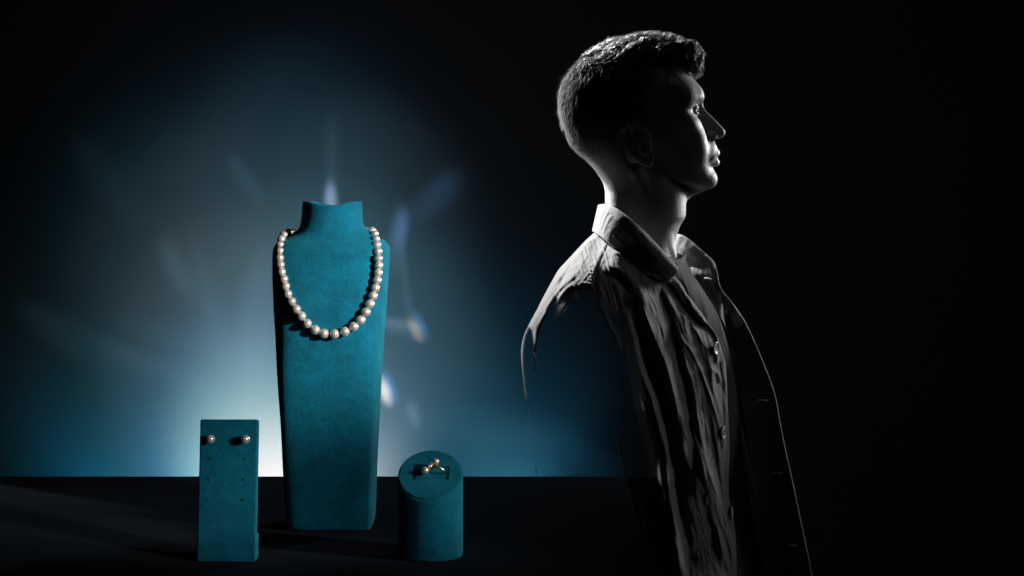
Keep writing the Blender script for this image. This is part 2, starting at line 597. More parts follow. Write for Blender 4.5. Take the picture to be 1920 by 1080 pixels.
# ---------------------------------------------------------------- earring stand
es = thing("earring_stand", "teal suede earring stand with six empty pin holes, left of the tall bust", "earring stand",
           (W(425, 1050, 1.33).x, 1.34, TABLE_Z))
dbot, dtop = 1.323, 1.352
tl, tr_, br, bl = W(375, 786, dtop), W(483, 786, dtop - 0.003), W(477.5, 1054.5, dbot - 0.0025), W(368.5, 1054.5, dbot)
TH = 0.0085


def slab(c4, th, nu=40, nv=90, rc=0.0022):
    """rounded padded panel: front face follows the four corners, bulging slightly"""
    tl, tr_, br, bl = c4
    parts = []
    nrm = (tr_ - tl).cross(bl - tl).normalized()   # towards camera
    if nrm.y > 0: nrm = -nrm
    return nrm


nrm = slab((tl, tr_, br, bl), TH)
bk = Vector((0.0, 1, 0.0))
bk = -nrm


def panel_pt(u, v, dep=0.0):
    """u 0..1 left-right, v 0..1 top-bottom, dep metres behind the front"""
    p = tl.lerp(tr_, u).lerp(bl.lerp(br, u), v)
    return p + bk * dep


cs = [panel_pt(0, 0), panel_pt(1, 0), panel_pt(1, 1), panel_pt(0, 1), panel_pt(0, 0, TH), panel_pt(1, 0, TH), panel_pt(1, 1, TH), panel_pt(0, 1, TH)]
V = np.array([tuple(c) for c in cs])
V[[2, 3, 6, 7], 2] = TABLE_Z + 0.0006
Fc = [(0, 3, 2, 1), (4, 5, 6, 7), (0, 1, 5, 4), (3, 7, 6, 2), (0, 4, 7, 3), (1, 2, 6, 5)]
fp = mk("front_panel", V, Fc, M_SUEDE, es, smooth=True)
bevel(fp, 0.0016, 4)
# wedge foot behind
q0, q1 = panel_pt(0.04, 0.80, TH + .0002), panel_pt(1.0, 0.80, TH + .0002)
q2, q3 = panel_pt(0.04, 1, TH + .0002), panel_pt(1.0, 1, TH + .0002)
b2, b3 = q2 + Vector((0, 0.009, 0)), q3 + Vector((0.0, 0.009, 0))
b0, b1 = q0 + Vector((0, 0.007, 0)), q1 + Vector((0.0, 0.007, 0))
V = np.array([tuple(c) for c in (q0, q1, q3, q2, b0, b1, b3, b2)])
V[[2, 3, 6, 7], 2] = TABLE_Z + 0.0006
ft = mk("support_foot", V, Fc, M_SUEDE, es, smooth=True)
bevel(ft, 0.0016, 3)


def uv_of(px, py):
    """panel u, v of a photo pixel (ray / plane)"""
    o = Vector((0, 0, CZ)); dr = W(px, py, 1.0) - o
    tt = (tl - o).dot(nrm) / dr.dot(nrm)
    return o + dr * tt


for (px, py) in ((394, 860.5), (459, 860.5), (391.5, 898), (456.5, 899), (390, 936.5), (455.5, 937)):
    p = uv_of(px, py) - bk * 0.0002
    # puckered hole: a low rim around a centre coloured dark as its shade
    ex = (tr_ - tl).normalized(); ez = nrm.cross(ex)
    Vh, Fh = [], []
    prof = [(0.0017, -0.0001), (0.0013, 0.00022), (0.0010, 0.00022), (0.0008, 0.0001), (0.0004, 0.00008)]
    k_ = 16
    for rr_, hh in prof:
        for k in range(k_):
            a = 2 * math.pi * k / k_
            q = p + (ex * math.cos(a) + ez * math.sin(a)) * rr_ * rng.uniform(.9, 1.1) + nrm * hh
            Vh.append(tuple(q))
    fh = [tuple(int(i) for i in f) for f in grid_faces(len(prof), k_, True)]
    fh.append(tuple(range((len(prof) - 1) * k_, len(prof) * k_)))
    ho = mk("pin_hole", Vh, fh, M_SUEDE, es)
    ho.data.materials.append(M_HOLE_SHADE)
    for f in ho.data.polygons:
        if f.index >= 2 * k_: f.material_index = 1

for (px, py, lab) in ((394.5, 823, "round white pearl stud on the left side of the teal earring stand"),
                      (460, 823.5, "round white pearl stud on the right side of the teal earring stand")):
    surf = uv_of(px, py)
    c = surf + nrm * 0.0062
    dr = (c - Vector((0, 0, CZ)))
    # slide so that it stays on its pixel
    c = Vector((0, 0, CZ)) + (W(px, py, 1.0) - Vector((0, 0, CZ))) * c.y
    st = thing("pearl_earring", lab, "earring", tuple(c), "pearl studs on the earring stand")
    V, Fq = sphere(0.0038, 48, 32)
    mk("pearl", V + np.array(tuple(c)), Fq, PEARLS[0], st)
    V, Fc = tube([c + nrm * -0.0030, c - nrm * 0.0075], 0.0005, 10)
    mk("post", V, Fc, M_GOLD, st)
    V, Fc = tube([c - nrm * 0.0030, c - nrm * 0.0036], 0.0019, 16)
    mk("cup", V, Fc, M_GOLD, st)

# ---------------------------------------------------------------- ring stand
rs_c = Vector(((807 - 960) / F * 1.35, 1.35, TABLE_Z))
rs = thing("ring_stand", "short teal suede cylinder with a slanted top and slot, right of the tall bust", "ring stand", tuple(rs_c))
RC = 0.0275
zf, zb = 1.1925, 1.2245


def topz(y):
    return zf + (zb - zf) * (y - (rs_c.y - RC)) / (2 * RC)


nk = 128
Vc, Fcx = [], []
levels = 40
for i in range(levels + 1):
    f = i / levels
    for k in range(nk):
        a = 2 * math.pi * k / nk
        rr_ = RC * (1 - 0.02 * math.exp(-((1 - f) / 0.02) ** 2) - 0.02 * math.exp(-(f / 0.02) ** 2))
        x = rs_c.x + rr_ * math.cos(a); y = rs_c.y + rr_ * math.sin(a)
        zt = topz(y)
        Vc.append((x, y, TABLE_Z + 0.0005 + (zt - 0.0022 - TABLE_Z) * f))
Fcx = [tuple(int(i) for i in q) for q in grid_faces(levels + 1, nk, True)]
Fcx.append(tuple(range(nk))[::-1])
Fcx.append(tuple(range(levels * nk, (levels + 1) * nk)))
mk("stand_body", Vc, Fcx, M_SUEDE, rs)
# slanted top disc: heightfield with the slot pressed into it, rolled rim
sl = math.atan2(zb - zf, 2 * RC)
ey = Vector((0, math.cos(sl), math.sin(sl))); en = Vector((0, -math.sin(sl), math.cos(sl)))
tc = Vector((rs_c.x, rs_c.y, topz(rs_c.y)))


def top_uv(px, py):
    o = Vector((0, 0, CZ)); dr = W(px, py, 1.0) - o
    tt = (tc - o).dot(en) / dr.dot(en)
    q = o + dr * tt - tc
    return q.x, q.dot(ey)


u0, v0 = top_uv(773, 897); u1, v1 = top_uv(841, 877)
RA, RB = RC, RC / math.cos(sl)
Vt = []
nrad = 90
for i in range(nrad + 1):
    f = i / nrad
    for k in range(nk * 2):
        a = math.pi * k / nk
        ff = f
        uu, vv = RA * ff * math.cos(a), RB * ff * math.sin(a)
        h = 0.0
        if f > 0.93:
            q = (f - 0.93) / 0.07
            h = -0.0020 * (1 - math.sqrt(max(0, 1 - q * q)))
        h += 0.0004 * (1 - f * f)
        # slot rectangle with a padded tongue in the middle
        du = min(uu - u0, u1 - uu); dv = min(vv - v0 + .001, v1 + .001 - vv)
        e = min(du, dv)
        if e > -0.0006:
            g = float(smoothstep(-0.0005, 0.0004, e))
            tongue = float(smoothstep(0.0016, 0.0028, e))
            h += -0.0090 * g * (1 - tongue) - 0.0012 * tongue
        p = tc + Vector((uu, 0, 0)) + ey * vv + en * h
        Vt.append(tuple(p))
Ft = [tuple(int(i) for i in q) for q in grid_faces(nrad + 1, nk * 2, True)]
# skirt under the rim
base = len(Vt)
for k in range(nk * 2):
    a = math.pi * k / nk
    uu, vv = RA * math.cos(a), RB * math.sin(a)
    p = tc + Vector((uu * .985, 0, 0)) + ey * vv * .985 + en * -0.0042
    Vt.append(tuple(p))
for k in range(nk * 2):
    Ft.append((nrad * nk * 2 + k, nrad * nk * 2 + (k + 1) % (nk * 2), base + (k + 1) % (nk * 2), base + k))
mk("top_pad", Vt, Ft, M_SUEDE, rs)

# ---------------------------------------------------------------- ring
def on_top(px, py, h=0.0):
    o = Vector((0, 0, CZ)); dr = W(px, py, 1.0) - o
    tt = (tc + en * h - o).dot(en) / dr.dot(en)
    return o + dr * tt


rg = thing("pearl_ring", "gold ring with two pearls and small clear stones in the slot of the ring stand", "ring", tuple(on_top(815, 880)))
p1 = on_top(796.8, 882, 0.0042); p2 = on_top(817.0 - .3, 866, 0.0070)
r1, r2 = 0.00325, 0.00305
for p, rr_ in ((p1, r1), (p2, r2)):
    V, Fq = sphere(rr_, 48, 32)
    mk("pearl", V + np.array(tuple(p)), Fq, PEARLS[0], rg)
# band: arch that leaves the stones, rises and drops into the slot at right; mirrored part below the pad
arch = [on_top(804, 884, 0.0025), on_top(808, 878.5, 0.0042), on_top(813, 875.8, 0.0056), on_top(819, 875.2, 0.006), on_top(826, 877.6, 0.005), on_top(831, 882, 0.003),
        on_top(834, 887, 0.000), on_top(835, 891, -0.003)]
pts = catmull([tuple(p) for p in arch], 50)
V1, F1 = tube(pts, list(np.interp(np.linspace(0, 1, 50), [0, .15, .5, 1], [.0007, .0013, .0011, .0006])), 14)
arch2 = [p1 + (p2 - p1) * 0.25, on_top(800, 888, -0.001), on_top(799, 892, -0.004)]
V2, F2 = tube(catmull([tuple(p) for p in arch2], 16), 0.0007, 10)
V, Fc = merge([(V1, F1), (V2, F2)])
mk("band", V, Fc, M_GOLD, rg)
# setting between the pearls
dv = (p2 - p1)
V, Fc = tube([p1 + dv * .2 - en * .0008, p2 - dv * .2 - en * .0008], 0.0009, 10)
mk("setting", V, Fc, M_GOLD, rg)


def gem(c, r):
    Vg = [tuple(c - en * r)]
    ex = Vector((1, 0, 0)); eyy = en.cross(ex)
    for rr_, hh in ((r, 0.1 * r), (r * .6, .5 * r)):
        for k in range(8):
            a = math.pi * k / 4
            Vg.append(tuple(c + (ex * math.cos(a) + eyy * math.sin(a)) * rr_ + en * hh))
    Fg = [(0, 1 + (k + 1) % 8, 1 + k) for k in range(8)] + [(1 + k, 1 + (k + 1) % 8, 9 + (k + 1) % 8, 9 + k) for k in range(8)] + [tuple(range(9, 17))]
    return Vg, Fg


for f, s in ((.34, .0010), (.47, .0011), (.6, .0010), (.70, .0008)):
    sd = dv.normalized().cross(en) * 0.0004 * (1 if f in (.34, .6) else -1)
    Vg, Fg = gem(p1 + dv * f + en * 0.0009 + sd, s)
    mk("stone", Vg, Fg, M_GEM, rg, smooth=False)
for f in (.40, .54, .65):
    V, Fq = sphere(0.00045, 10, 6)
    mk("prong", V + np.array(tuple(p1 + dv * f + en * .0016)), Fq, M_GOLD, rg)

# ================================================================ PERSON
DM = 2.34
SM = F / DM          # photo px per metre at the man's plane


def MW(px, py, off):
    """photo px + depth offset in px units (negative = nearer) -> world, exact on the photo pixel"""
    d = DM + np.asarray(off, float) / SM
    return np.stack([(np.asarray(px, float) - 960) / F * d, d, CZ + (HOR - np.asarray(py, float)) / F * d], -1)


person = thing("person", "young man in profile facing right, wearing a pale open work jacket, chin raised", "person",
               ((1260 - 960) / SM, DM, 0.0))

# ---- skin, cloth, hair materials (black-and-white photograph: neutral greys)
M_SKIN, nt, b = new_mat("skin")
n = tex_noise(nt, 40, 5, 0.6)
r = ramp(nt, n.outputs["Fac"], [(0.3, (0.32, 0.315, 0.31)), (0.7, (0.40, 0.395, 0.39))])
nv = nt.nodes.new("ShaderNodeTexVoronoi"); nv.inputs["Scale"].default_value = 120
g = nt.nodes.new("ShaderNodeNewGeometry"); nt.links.new(g.outputs["Position"], nv.inputs["Vector"])
rv = ramp(nt, nv.outputs["Distance"], [(0.03, (0.25, 0.25, 0.25)), (0.10, (1, 1, 1))])
mxx = nt.nodes.new("ShaderNodeMix"); mxx.data_type = 'RGBA'; mxx.blend_type = 'MULTIPLY'
mxx.inputs["Factor"].default_value = 0.8
nt.links.new(r.outputs[0], mxx.inputs["A"]); nt.links.new(rv.outputs[0], mxx.inputs["B"])
nt.links.new(mxx.outputs["Result"], b.inputs["Base Color"])
b.inputs["Roughness"].default_value = 0.5
b.inputs["Specular IOR Level"].default_value = 0.45
n2 = tex_noise(nt, 900, 3, 0.7); n3 = tex_noise(nt, 260, 3, 0.6)
p_ = bump(nt, b, n2.outputs["Fac"], 0.35, 0.0004)
bump(nt, b, n3.outputs["Fac"], 0.75, 0.0011, p_)

M_EYE, nt, b = new_mat("eye")
b.inputs["Base Color"].default_value = (0.12, 0.12, 0.12, 1); b.inputs["Roughness"].default_value = 0.35; b.inputs["Specular IOR Level"].default_value = 0.2
M_IRIS, nt, b = new_mat("iris")
b.inputs["Base Color"].default_value = (0.02, 0.02, 0.02, 1); b.inputs["Roughness"].default_value = 0.35; b.inputs["Specular IOR Level"].default_value = 0.15

M_HAIR, nt, b = new_mat("hair")
b.inputs["Base Color"].default_value = (0.14, 0.138, 0.135, 1)
b.inputs["Roughness"].default_value = 0.42
b.inputs["Specular IOR Level"].default_value = 0.6
M_HAIRBASE, nt, b = new_mat("hair_base")
b.inputs["Base Color"].default_value = (0.02, 0.02, 0.02, 1)
b.inputs["Roughness"].default_value = 0.9
b.inputs["Specular IOR Level"].default_value = 0.05


def cloth(name, c, alpha=False, wscale=1.0):
    m, nt, b = new_mat(name)
    g = nt.nodes.new("ShaderNodeNewGeometry")
    n = tex_noise(nt, 14, 5, 0.65)
    r = ramp(nt, n.outputs["Fac"], [(0.25, [x * .78 for x in c]), (0.75, [x * 1.15 for x in c])])
    nt.links.new(r.outputs[0], b.inputs["Base Color"])
    b.inputs["Roughness"].default_value = 0.9
    b.inputs["Specular IOR Level"].default_value = 0.2
    b.inputs["Sheen Weight"].default_value = 0.15
    w1 = nt.nodes.new("ShaderNodeTexWave"); w1.inputs["Scale"].default_value = 330; w1.inputs["Distortion"].default_value = 2.5
    w1.inputs["Detail"].default_value = 2
    w1.bands_direction = 'Z'
    nt.links.new(g.outputs["Position"], w1.inputs["Vector"])
    n4 = tex_noise(nt, 620, 3, 0.7)
    mp = nt.nodes.new("ShaderNodeMapping"); mp.inputs["Scale"].default_value = (1.0, 1.0, 0.35)
    nt.links.new(g.outputs["Position"], mp.inputs["Vector"])
    n5 = tex_noise(nt, 95, 6, 0.62, mp.outputs[0])
    p = bump(nt, b, w1.outputs["Fac"], 0.25, 0.0004)
    p = bump(nt, b, n4.outputs["Fac"], 0.45, 0.0005, p)
    bump(nt, b, n5.outputs["Fac"], 0.5, 0.003 * wscale, p)
    if alpha:
        at = nt.nodes.new("ShaderNodeAttribute"); at.attribute_name = "opacity"
        nt.links.new(at.outputs["Fac"], b.inputs["Alpha"])
    return m


M_JACKET = cloth("jacket_cloth", (0.155, 0.152, 0.148))
M_JACKET_A = cloth("jacket_cloth_sheer", (0.155, 0.152, 0.148), True)
M_JACKET_SHADE = cloth("jacket_cloth_shade", (0.10, 0.10, 0.098))  # same cloth darkened, standing in for shade on the open front
M_SHIRT = cloth("tshirt_cloth", (0.04, 0.04, 0.04), wscale=.4)
M_LIT_THREAD, nt, b = new_mat("lit_thread")  # buttonhole thread, paled to carry the light on the slit edges
b.inputs["Base Color"].default_value = (0.7, 0.69, 0.67, 1)
b.inputs["Roughness"].default_value = 0.8
M_BUTTON, nt, b = new_mat("button")
b.inputs["Base Color"].default_value = (0.30, 0.29, 0.28, 1); b.inputs["Roughness"].default_value = 0.35


# ---- signed distance modelling of head, neck and torso (px units, z = -row)
def smin(a, b, k):
    h = np.clip(0.5 + 0.5 * (b - a) / k, 0, 1)
    return b * (1 - h) + a * h - k * h * (1 - h)


def smax(a, b, k):
    return -smin(-a, -b, k)


def ell(X, Y, Z, c, r, rot=0.0):
    """ellipsoid; rot (radians) turns it in the x-z plane"""
    x = X - c[0]; y = Y - c[1]; z = Z - c[2]
    if rot:
        cr, sr = math.cos(rot), math.sin(rot)
        x, z = x * cr + z * sr, -x * sr + z * cr
    k0 = np.sqrt((x / r[0]) ** 2 + (y / r[1]) ** 2 + (z / r[2]) ** 2)
    k1 = np.sqrt((x / r[0] ** 2) ** 2 + (y / r[1] ** 2) ** 2 + (z / r[2] ** 2) ** 2) + 1e-9
    return k0 * (k0 - 1.0) / k1


def cap(X, Y, Z, a, b, ra, rb):
    a = np.array(a, float); b = np.array(b, float); d = b - a
    L = d @ d + 1e-9
    t = np.clip(((X - a[0]) * d[0] + (Y - a[1]) * d[1] + (Z - a[2]) * d[2]) / L, 0, 1)
    return np.sqrt((X - a[0] - t * d[0]) ** 2 + (Y - a[1] - t * d[1]) ** 2 + (Z - a[2] - t * d[2]) ** 2) - (ra + (rb - ra) * t)


def chain(X, Y, Z, pts, rad):
    o = None
    for i in range(len(pts) - 1):
        c = cap(X, Y, Z, pts[i], pts[i + 1], rad[i], rad[i + 1])
        o = c if o is None else np.minimum(o, c)
    return o


def poly_sd(x, z, P):
    """signed distance to polygon in 2D (negative inside)"""
    P = np.array(P, float)
    d = np.full(x.shape, 1e18)
    ins = np.zeros(x.shape, bool)
    n = len(P)
    for i in range(n):
        a = P[i]; b = P[(i + 1) % n]
        e = b - a
        t = np.clip(((x - a[0]) * e[0] + (z - a[1]) * e[1]) / (e @ e + 1e-9), 0, 1)
        d = np.minimum(d, (x - a[0] - t * e[0]) ** 2 + (z - a[1] - t * e[1]) ** 2)
        c = ((a[1] > z) != (b[1] > z)) & (x < (b[0] - a[0]) * (z - a[1]) / (b[1] - a[1] + 1e-12) + a[0])
        ins ^= c
    d = np.sqrt(d)
    return np.where(ins, -d, d)


def surface_nets(S, o, h):
    """S: 3-D array of signed distance, o: origin, h: step (3,) -> verts, quads"""
    nx, ny, nz = S.shape
    neg = S < 0
    c = np.zeros((nx - 1, ny - 1, nz - 1), np.int8)
    for dx in (0, 1):
        for dy in (0, 1):
            for dz in (0, 1):
                c += neg[dx:nx - 1 + dx, dy:ny - 1 + dy, dz:nz - 1 + dz]
    act = (c > 0) & (c < 8)
    idx = -np.ones(act.shape, np.int64)
    ii = np.argwhere(act)
    idx[act] = np.arange(len(ii))
    acc = np.zeros((len(ii), 3)); cnt = np.zeros(len(ii))
    corners = [(a, b, c_) for a in (0, 1) for b in (0, 1) for c_ in (0, 1)]
    vals = {q: S[ii[:, 0] + q[0], ii[:, 1] + q[1], ii[:, 2] + q[2]] for q in corners}
    for q in corners:
        for ax in range(3):
            if q[ax] == 0:
                q2 = list(q); q2[ax] = 1; q2 = tuple(q2)
                a, b = vals[q], vals[q2]
                m = (a < 0) != (b < 0)
                t = np.where(m, a / (a - b + 1e-12), 0)
                for k in range(3):
                    v = np.full(len(ii), float(q[k])) if k != ax else t
                    acc[:, k] += np.where(m, v, 0)
                cnt += m
    V = (ii + acc / cnt[:, None]) * np.array(h) + np.array(o)
    quads = []
    for ax in range(3):
        sl0 = [slice(None)] * 3; sl1 = [slice(None)] * 3
        sl0[ax] = slice(0, -1); sl1[ax] = slice(1, None)
        a = neg[tuple(sl0)]; b = neg[tuple(sl1)]
        e = np.argwhere(a != b)
        o1, o2 = [k for k in range(3) if k != ax]
        e = e[(e[:, o1] > 0) & (e[:, o2] > 0) & (e[:, o1] < S.shape[o1] - 1) & (e[:, o2] < S.shape[o2] - 1)]
        f = []
        for (p, q) in ((-1, -1), (0, -1), (0, 0), (-1, 0)):
            g_ = e.copy(); g_[:, o1] += p; g_[:, o2] += q
            f.append(idx[g_[:, 0], g_[:, 1], g_[:, 2]])
        f = np.stack(f, -1)
        s = a[e[:, 0], e[:, 1], e[:, 2]]
        flip = ~s if ax != 1 else s
        f[flip] = f[flip][:, ::-1]
        quads.append(f)
    return V, np.concatenate(quads)


PROFILE = [(1278, 118), (1288, 135), (1297, 147), (1307.5, 159.5), (1313, 165), (1316, 172), (1318, 179), (1318.6, 185), (1318, 192), (1318, 198), (1320, 204.5), (1324, 209.5), (1329, 214), (1339, 223.5),
           (1349, 233), (1355, 238.5), (1358.5, 242), (1360, 246), (1360, 250), (1358, 255), (1354, 259.5), (1349, 262), (1346, 264.5), (1345, 268), (1345.3, 272), (1348, 278), (1350.7, 283), (1351, 288),
           (1349, 291), (1345.5, 293.5), (1346.5, 296.5), (1349, 300), (1350.5, 304.5), (1350, 308), (1347, 312.5), (1343, 316), (1341, 319.5), (1341.6, 323), (1343.3, 328), (1344.6, 335.5), (1343.5, 343),
           (1340, 348.5), (1335, 352.5), (1326, 356), (1312, 361.5), (1297, 368), (1289, 375), (1286, 383), (1286, 396), (1285.4, 403), (1284, 408), (1280, 414), (1275.6, 422), (1272, 432),
           (1268, 442.5), (1265.5, 452), (1264, 461), (1264, 500)]


def csp(x, xp, fp):
    """smooth (monotone cubic) interpolation"""
    xp = np.asarray(xp, float); fp = np.asarray(fp, float)
    h = np.diff(xp); dl = np.diff(fp) / h
    m = np.zeros(len(xp)); m[0] = dl[0]; m[-1] = dl[-1]
    m[1:-1] = np.where(dl[:-1] * dl[1:] > 0, 2 * dl[:-1] * dl[1:] / (dl[:-1] + dl[1:] + 1e-12), 0)
    x = np.clip(x, xp[0], xp[-1])
    i = np.clip(np.searchsorted(xp, x, side='right') - 1, 0, len(h) - 1)
    t = (x - xp[i]) / h[i]
    return (fp[i] * (1 + 2 * t) * (1 - t) ** 2 + h[i] * m[i] * t * (1 - t) ** 2 + fp[i + 1] * t * t * (3 - 2 * t) + h[i] * m[i + 1] * t * t * (t - 1))


def body_field(X, Y, Z, fine=True):
    PY = -Z
    # -- skull
    skull = ell(X, Y, Z, (1163, 0, -186), (106, 92, 100))
    skull = smin(skull, ell(X, Y, Z, (1130, 0, -215), (72, 82, 70)), 25)
    # -- face volume
    rows = np.array([100, 120, 147, 172, 184, 197, 210, 230, 250, 262, 275, 290, 305, 319, 335, 344, 351, 358, 370], float)
    xfb = np.array([1258, 1279, 1298, 1317, 1318.5, 1314, 1305, 1303, 1307, 1315, 1325, 1331, 1333, 1336, 1341, 1340, 1334, 1322, 1300], float)
    hwr = np.array([58, 72, 82, 87, 87, 85, 85, 84, 80, 77, 73, 68, 63, 58, 50, 46, 42, 36, 26], float)
    ar = np.array([60, 70, 74, 72, 66, 62, 58, 60, 64, 70, 76, 80, 78, 74, 66, 60, 52, 44, 40], float)
    xf = csp(PY, rows, xfb); hw = csp(PY, rows, hwr); aa = csp(PY, rows, ar)
    xc = xf - aa
    qx = np.maximum(X - xc, 0) / aa
    # jaw narrows toward the chin
    q = (qx ** 2.2 + (np.abs(Y) / hw) ** 2.2) ** (1 / 2.2)
    face = (q - 1) * np.minimum(aa, hw) * 0.9
    jaw_b = 330 + (X - 1205) * (356 - 330) / (1330 - 1205.0)
    face = smax(face, (PY - jaw_b) * 0.98, 14)
    face = smax(face, 1180 - X, 25)
    face = smax(face, 96 - PY, 20)
    f = smin(skull, face, 22)
    # -- neck
    nrow = np.array([235, 262, 282, 300, 325, 346, 362, 383, 405, 422, 442, 462, 484, 520, 570], float)
    nb = np.array([1062, 1068, 1081, 1098.5, 1119.5, 1131.5, 1134.6, 1134.8, 1133, 1130, 1126, 1122, 1120, 1130, 1150], float)
    nf = np.array([1200, 1215, 1232, 1245, 1262, 1276, 1287, 1286.5, 1285.3, 1276, 1268.5, 1265, 1264, 1270, 1285], float)
    ny = np.array([62, 66, 66, 66, 66, 66, 66, 66, 66, 67, 70, 73, 76, 72, 60], float)
    b_ = csp(PY, nrow, nb); f_ = csp(PY, nrow, nf); y_ = csp(PY, nrow, ny)
    cx = (b_ + f_) / 2; rx = (f_ - b_) / 2
    qn = (np.abs((X - cx) / rx) ** 2.1 + (np.abs(Y) / y_) ** 2.1) ** (1 / 2.1)
    neck_ = (qn - 1) * np.minimum(rx, y_) * 0.9
    neck_ = smax(neck_, 240 - PY, 20)
    neck_ = smax(neck_, PY - 560, 20)
    f = smin(f, neck_, 12)
    # sternomastoid, larynx, collar bones
    f = smin(f, cap(X, Y, Z, (1188, 66, -322), (1256, 26, -478), 10, 9), 12)
    f = smin(f, ell(X, Y, Z, (1274, 0, -402), (11, 10, 16)), 8)
    # -- torso (hidden by the clothes, kept slim where the jacket falls open)
    trow = np.array([470, 500, 540, 600, 700, 820, 1000, 1160], float)
    tb = np.array([1140, 1130, 1145, 1190, 1222, 1244, 1262, 1270], float)
    tf = np.array([1240, 1268, 1300, 1330, 1352, 1356, 1366, 1376], float)
    tcx = (csp(PY, trow, tb) + csp(PY, trow, tf)) / 2
    trx = (csp(PY, trow, tf) - csp(PY, trow, tb)) / 2
    tr = np.sqrt(((X - tcx) / trx) ** 2 + ((Y) / 70) ** 2)
    torso = (tr - 1) * np.minimum(trx, 70) * .85
    torso = smax(torso, 490 - PY, 20)
    f = smin(f, torso, 20)
    if not fine:
        return f
    # -- brow ridge, cheekbone, muzzle, chin
    f = smin(f, cap(X, Y, Z, (1309, 10, -183), (1299, 46, -181), 8, 8), 12)
    f = smin(f, cap(X, Y, Z, (1299, 46, -181), (1272, 74, -192), 8, 7), 12)
    f = smin(f, ell(X, Y, Z, (1284, 50, -236), (20, 22, 15)), 18)
    f = smin(f, ell(X, Y, Z, (1294, 34, -264), (27, 27, 42), 0.22), 14)
    f = smin(f, cap(X, Y, Z, (1322, 0, -344), (1272, 0, -362), 14, 18), 10)
    f = smin(f, ell(X, Y, Z, (1324, 0, -284), (21, 30, 26)), 12)
    f = smin(f, ell(X, Y, Z, (1325, 0, -337), (18.5, 25, 17)), 12)
    # -- eye socket
    f = smax(f, -ell(X, Y, Z, (1317, 27, -206), (17, 19, 12)), 12)
    f = smax(f, -ell(X, Y, Z, (1308, 52, -206), (14, 18, 11)), 10)
    # nasolabial fold and mouth corner hollow
    # -- nose
    nose = cap(X, Y, Z, (1311, 0, -198), (1348.5, 0, -249), 7.5, 11.5)
    nose = smin(nose, cap(X, Y, Z, (1300, 0, -200), (1332, 0, -248), 12, 13.5), 8)
    f = smin(f, nose, 7)
    f = smin(f, ell(X, Y, Z, (1332, 13.5, -256.5), (11.5, 8, 9)), 5)
    f = smax(f, -ell(X, Y, Z, (1342, 9.5, -263.5), (8.5, 5, 5), 0.3), 2)
    # alar crease
    f = smax(f, -chain(X, Y, Z, [(1342, 20, -250), (1334, 22.5, -247), (1324, 22.5, -252), (1321, 21, -262)], [1.2, 2.0, 2.2, 1.5]), 3)
    # -- lips
    f = smin(f, chain(X, Y, Z, [(1344, 0, -286.5), (1341, 12, -289), (1333, 21, -297), (1321, 29, -308)], [6.5, 5.4, 3.6, 1.5]), 6)
    f = smin(f, chain(X, Y, Z, [(1342.5, 0, -304.5), (1339.5, 12, -304.5), (1332, 20, -306), (1321, 28, -310)], [7.5, 6.2, 3.8, 1.5]), 6)
    f = smax(f, -chain(X, Y, Z, [(1352, 0, -294), (1348, 12, -295.5), (1340, 20, -300), (1332, 27, -306)], [1.3, 1.3, 1.2, 0.8]), 2.0)
    f = smax(f, -ell(X, Y, Z, (1350, 0, -273), (5, 3, 8)), 3)
    # -- eyelids around the eyeball
    ex, ey_, ez = 1291.5, 31.0, -208.5
    R = 13.4
    sph = np.sqrt((X - ex) ** 2 + (Y - ey_) ** 2 + (Z - ez) ** 2)
    lids = np.abs(sph - R - 1.2) - 1.7
    zz = (Z - ez) + 0.10 * (X - ex)
    # opening between the lids is an almond
    op = np.maximum(zz - (4.2 - 0.012 * (Y - ey_) ** 2), (-2.6 + 0.010 * (Y - ey_) ** 2) - zz)
    op = np.maximum(op, ex + 4 - X)
    lids = smax(lids, -op, 0.8)
    f = smax(f, -(sph - R), 0.6)
    f = smin(f, lids, 1.6)
    # crease above the upper lid
    # -- temple hollow and cheek hollow
    f = smax(f, -ell(X, Y, Z, (1262, 104, -200), (28, 17, 26)), 18)
    # -- ear
    rim = [(1203, 88, -262), (1200, 93, -248), (1187, 99, -241.5), (1172, 104, -246), (1163.5, 107, -258), (1164.5, 107, -274), (1173, 103, -290),
           (1188, 98, -302), (1201, 93, -310), (1211, 90, -309), (1216, 86, -297)]
    ear = chain(X, Y, Z, rim, [3, 3.4, 3.6, 3.6, 3.4, 3.3, 3.2, 3.6, 5, 5, 3.5])
    plate = ell(X, Y, Z, (1190, 90, -275), (22, 8, 34), -0.42)
    ear = smin(ear, plate, 3)
    ear = smax(ear, -chain(X, Y, Z, [(1196, 104, -252), (1180, 108, -252), (1173, 109, -262), (1175, 108, -278), (1186, 105, -292)], [4, 4, 4.2, 3.8, 2.5]), 3)
    ear = smin(ear, chain(X, Y, Z, [(1193, 92, -258), (1184, 96, -266), (1184, 97, -280), (1193, 95, -292), (1202, 92, -297)], [3, 3.6, 3.8, 3.6, 3]), 3)
    ear = smax(ear, -ell(X, Y, Z, (1200, 104, -281), (10, 12, 13), -0.3), 3)
    ear = smin(ear, ell(X, Y, Z, (1210, 90, -281), (5, 6, 8)), 3)
    f = smin(f, ear, 4)
    # -- exact outline on the midline
    pf = [(p[0], -p[1]) for p in PROFILE]
    pg = [(1000, -60), (1250, -60)] + pf + [(1264, -640), (1000, -640)]
    pd = poly_sd(X[:, 0, :], Z[:, 0, :], pg)[:, None, :]
    f = smax(f, np.broadcast_to(pd, f.shape) - 400 * smoothstep(430, 470, PY), 2.5)
    return f


H = 1.7
xs = np.arange(1040, 1400, H); ys = np.arange(-H * 0.5, 128, H); zs = np.arange(-1150, -76, H)
S = np.empty((len(xs), len(ys), len(zs)), np.float32)
cut = int(np.searchsorted(zs, -470))
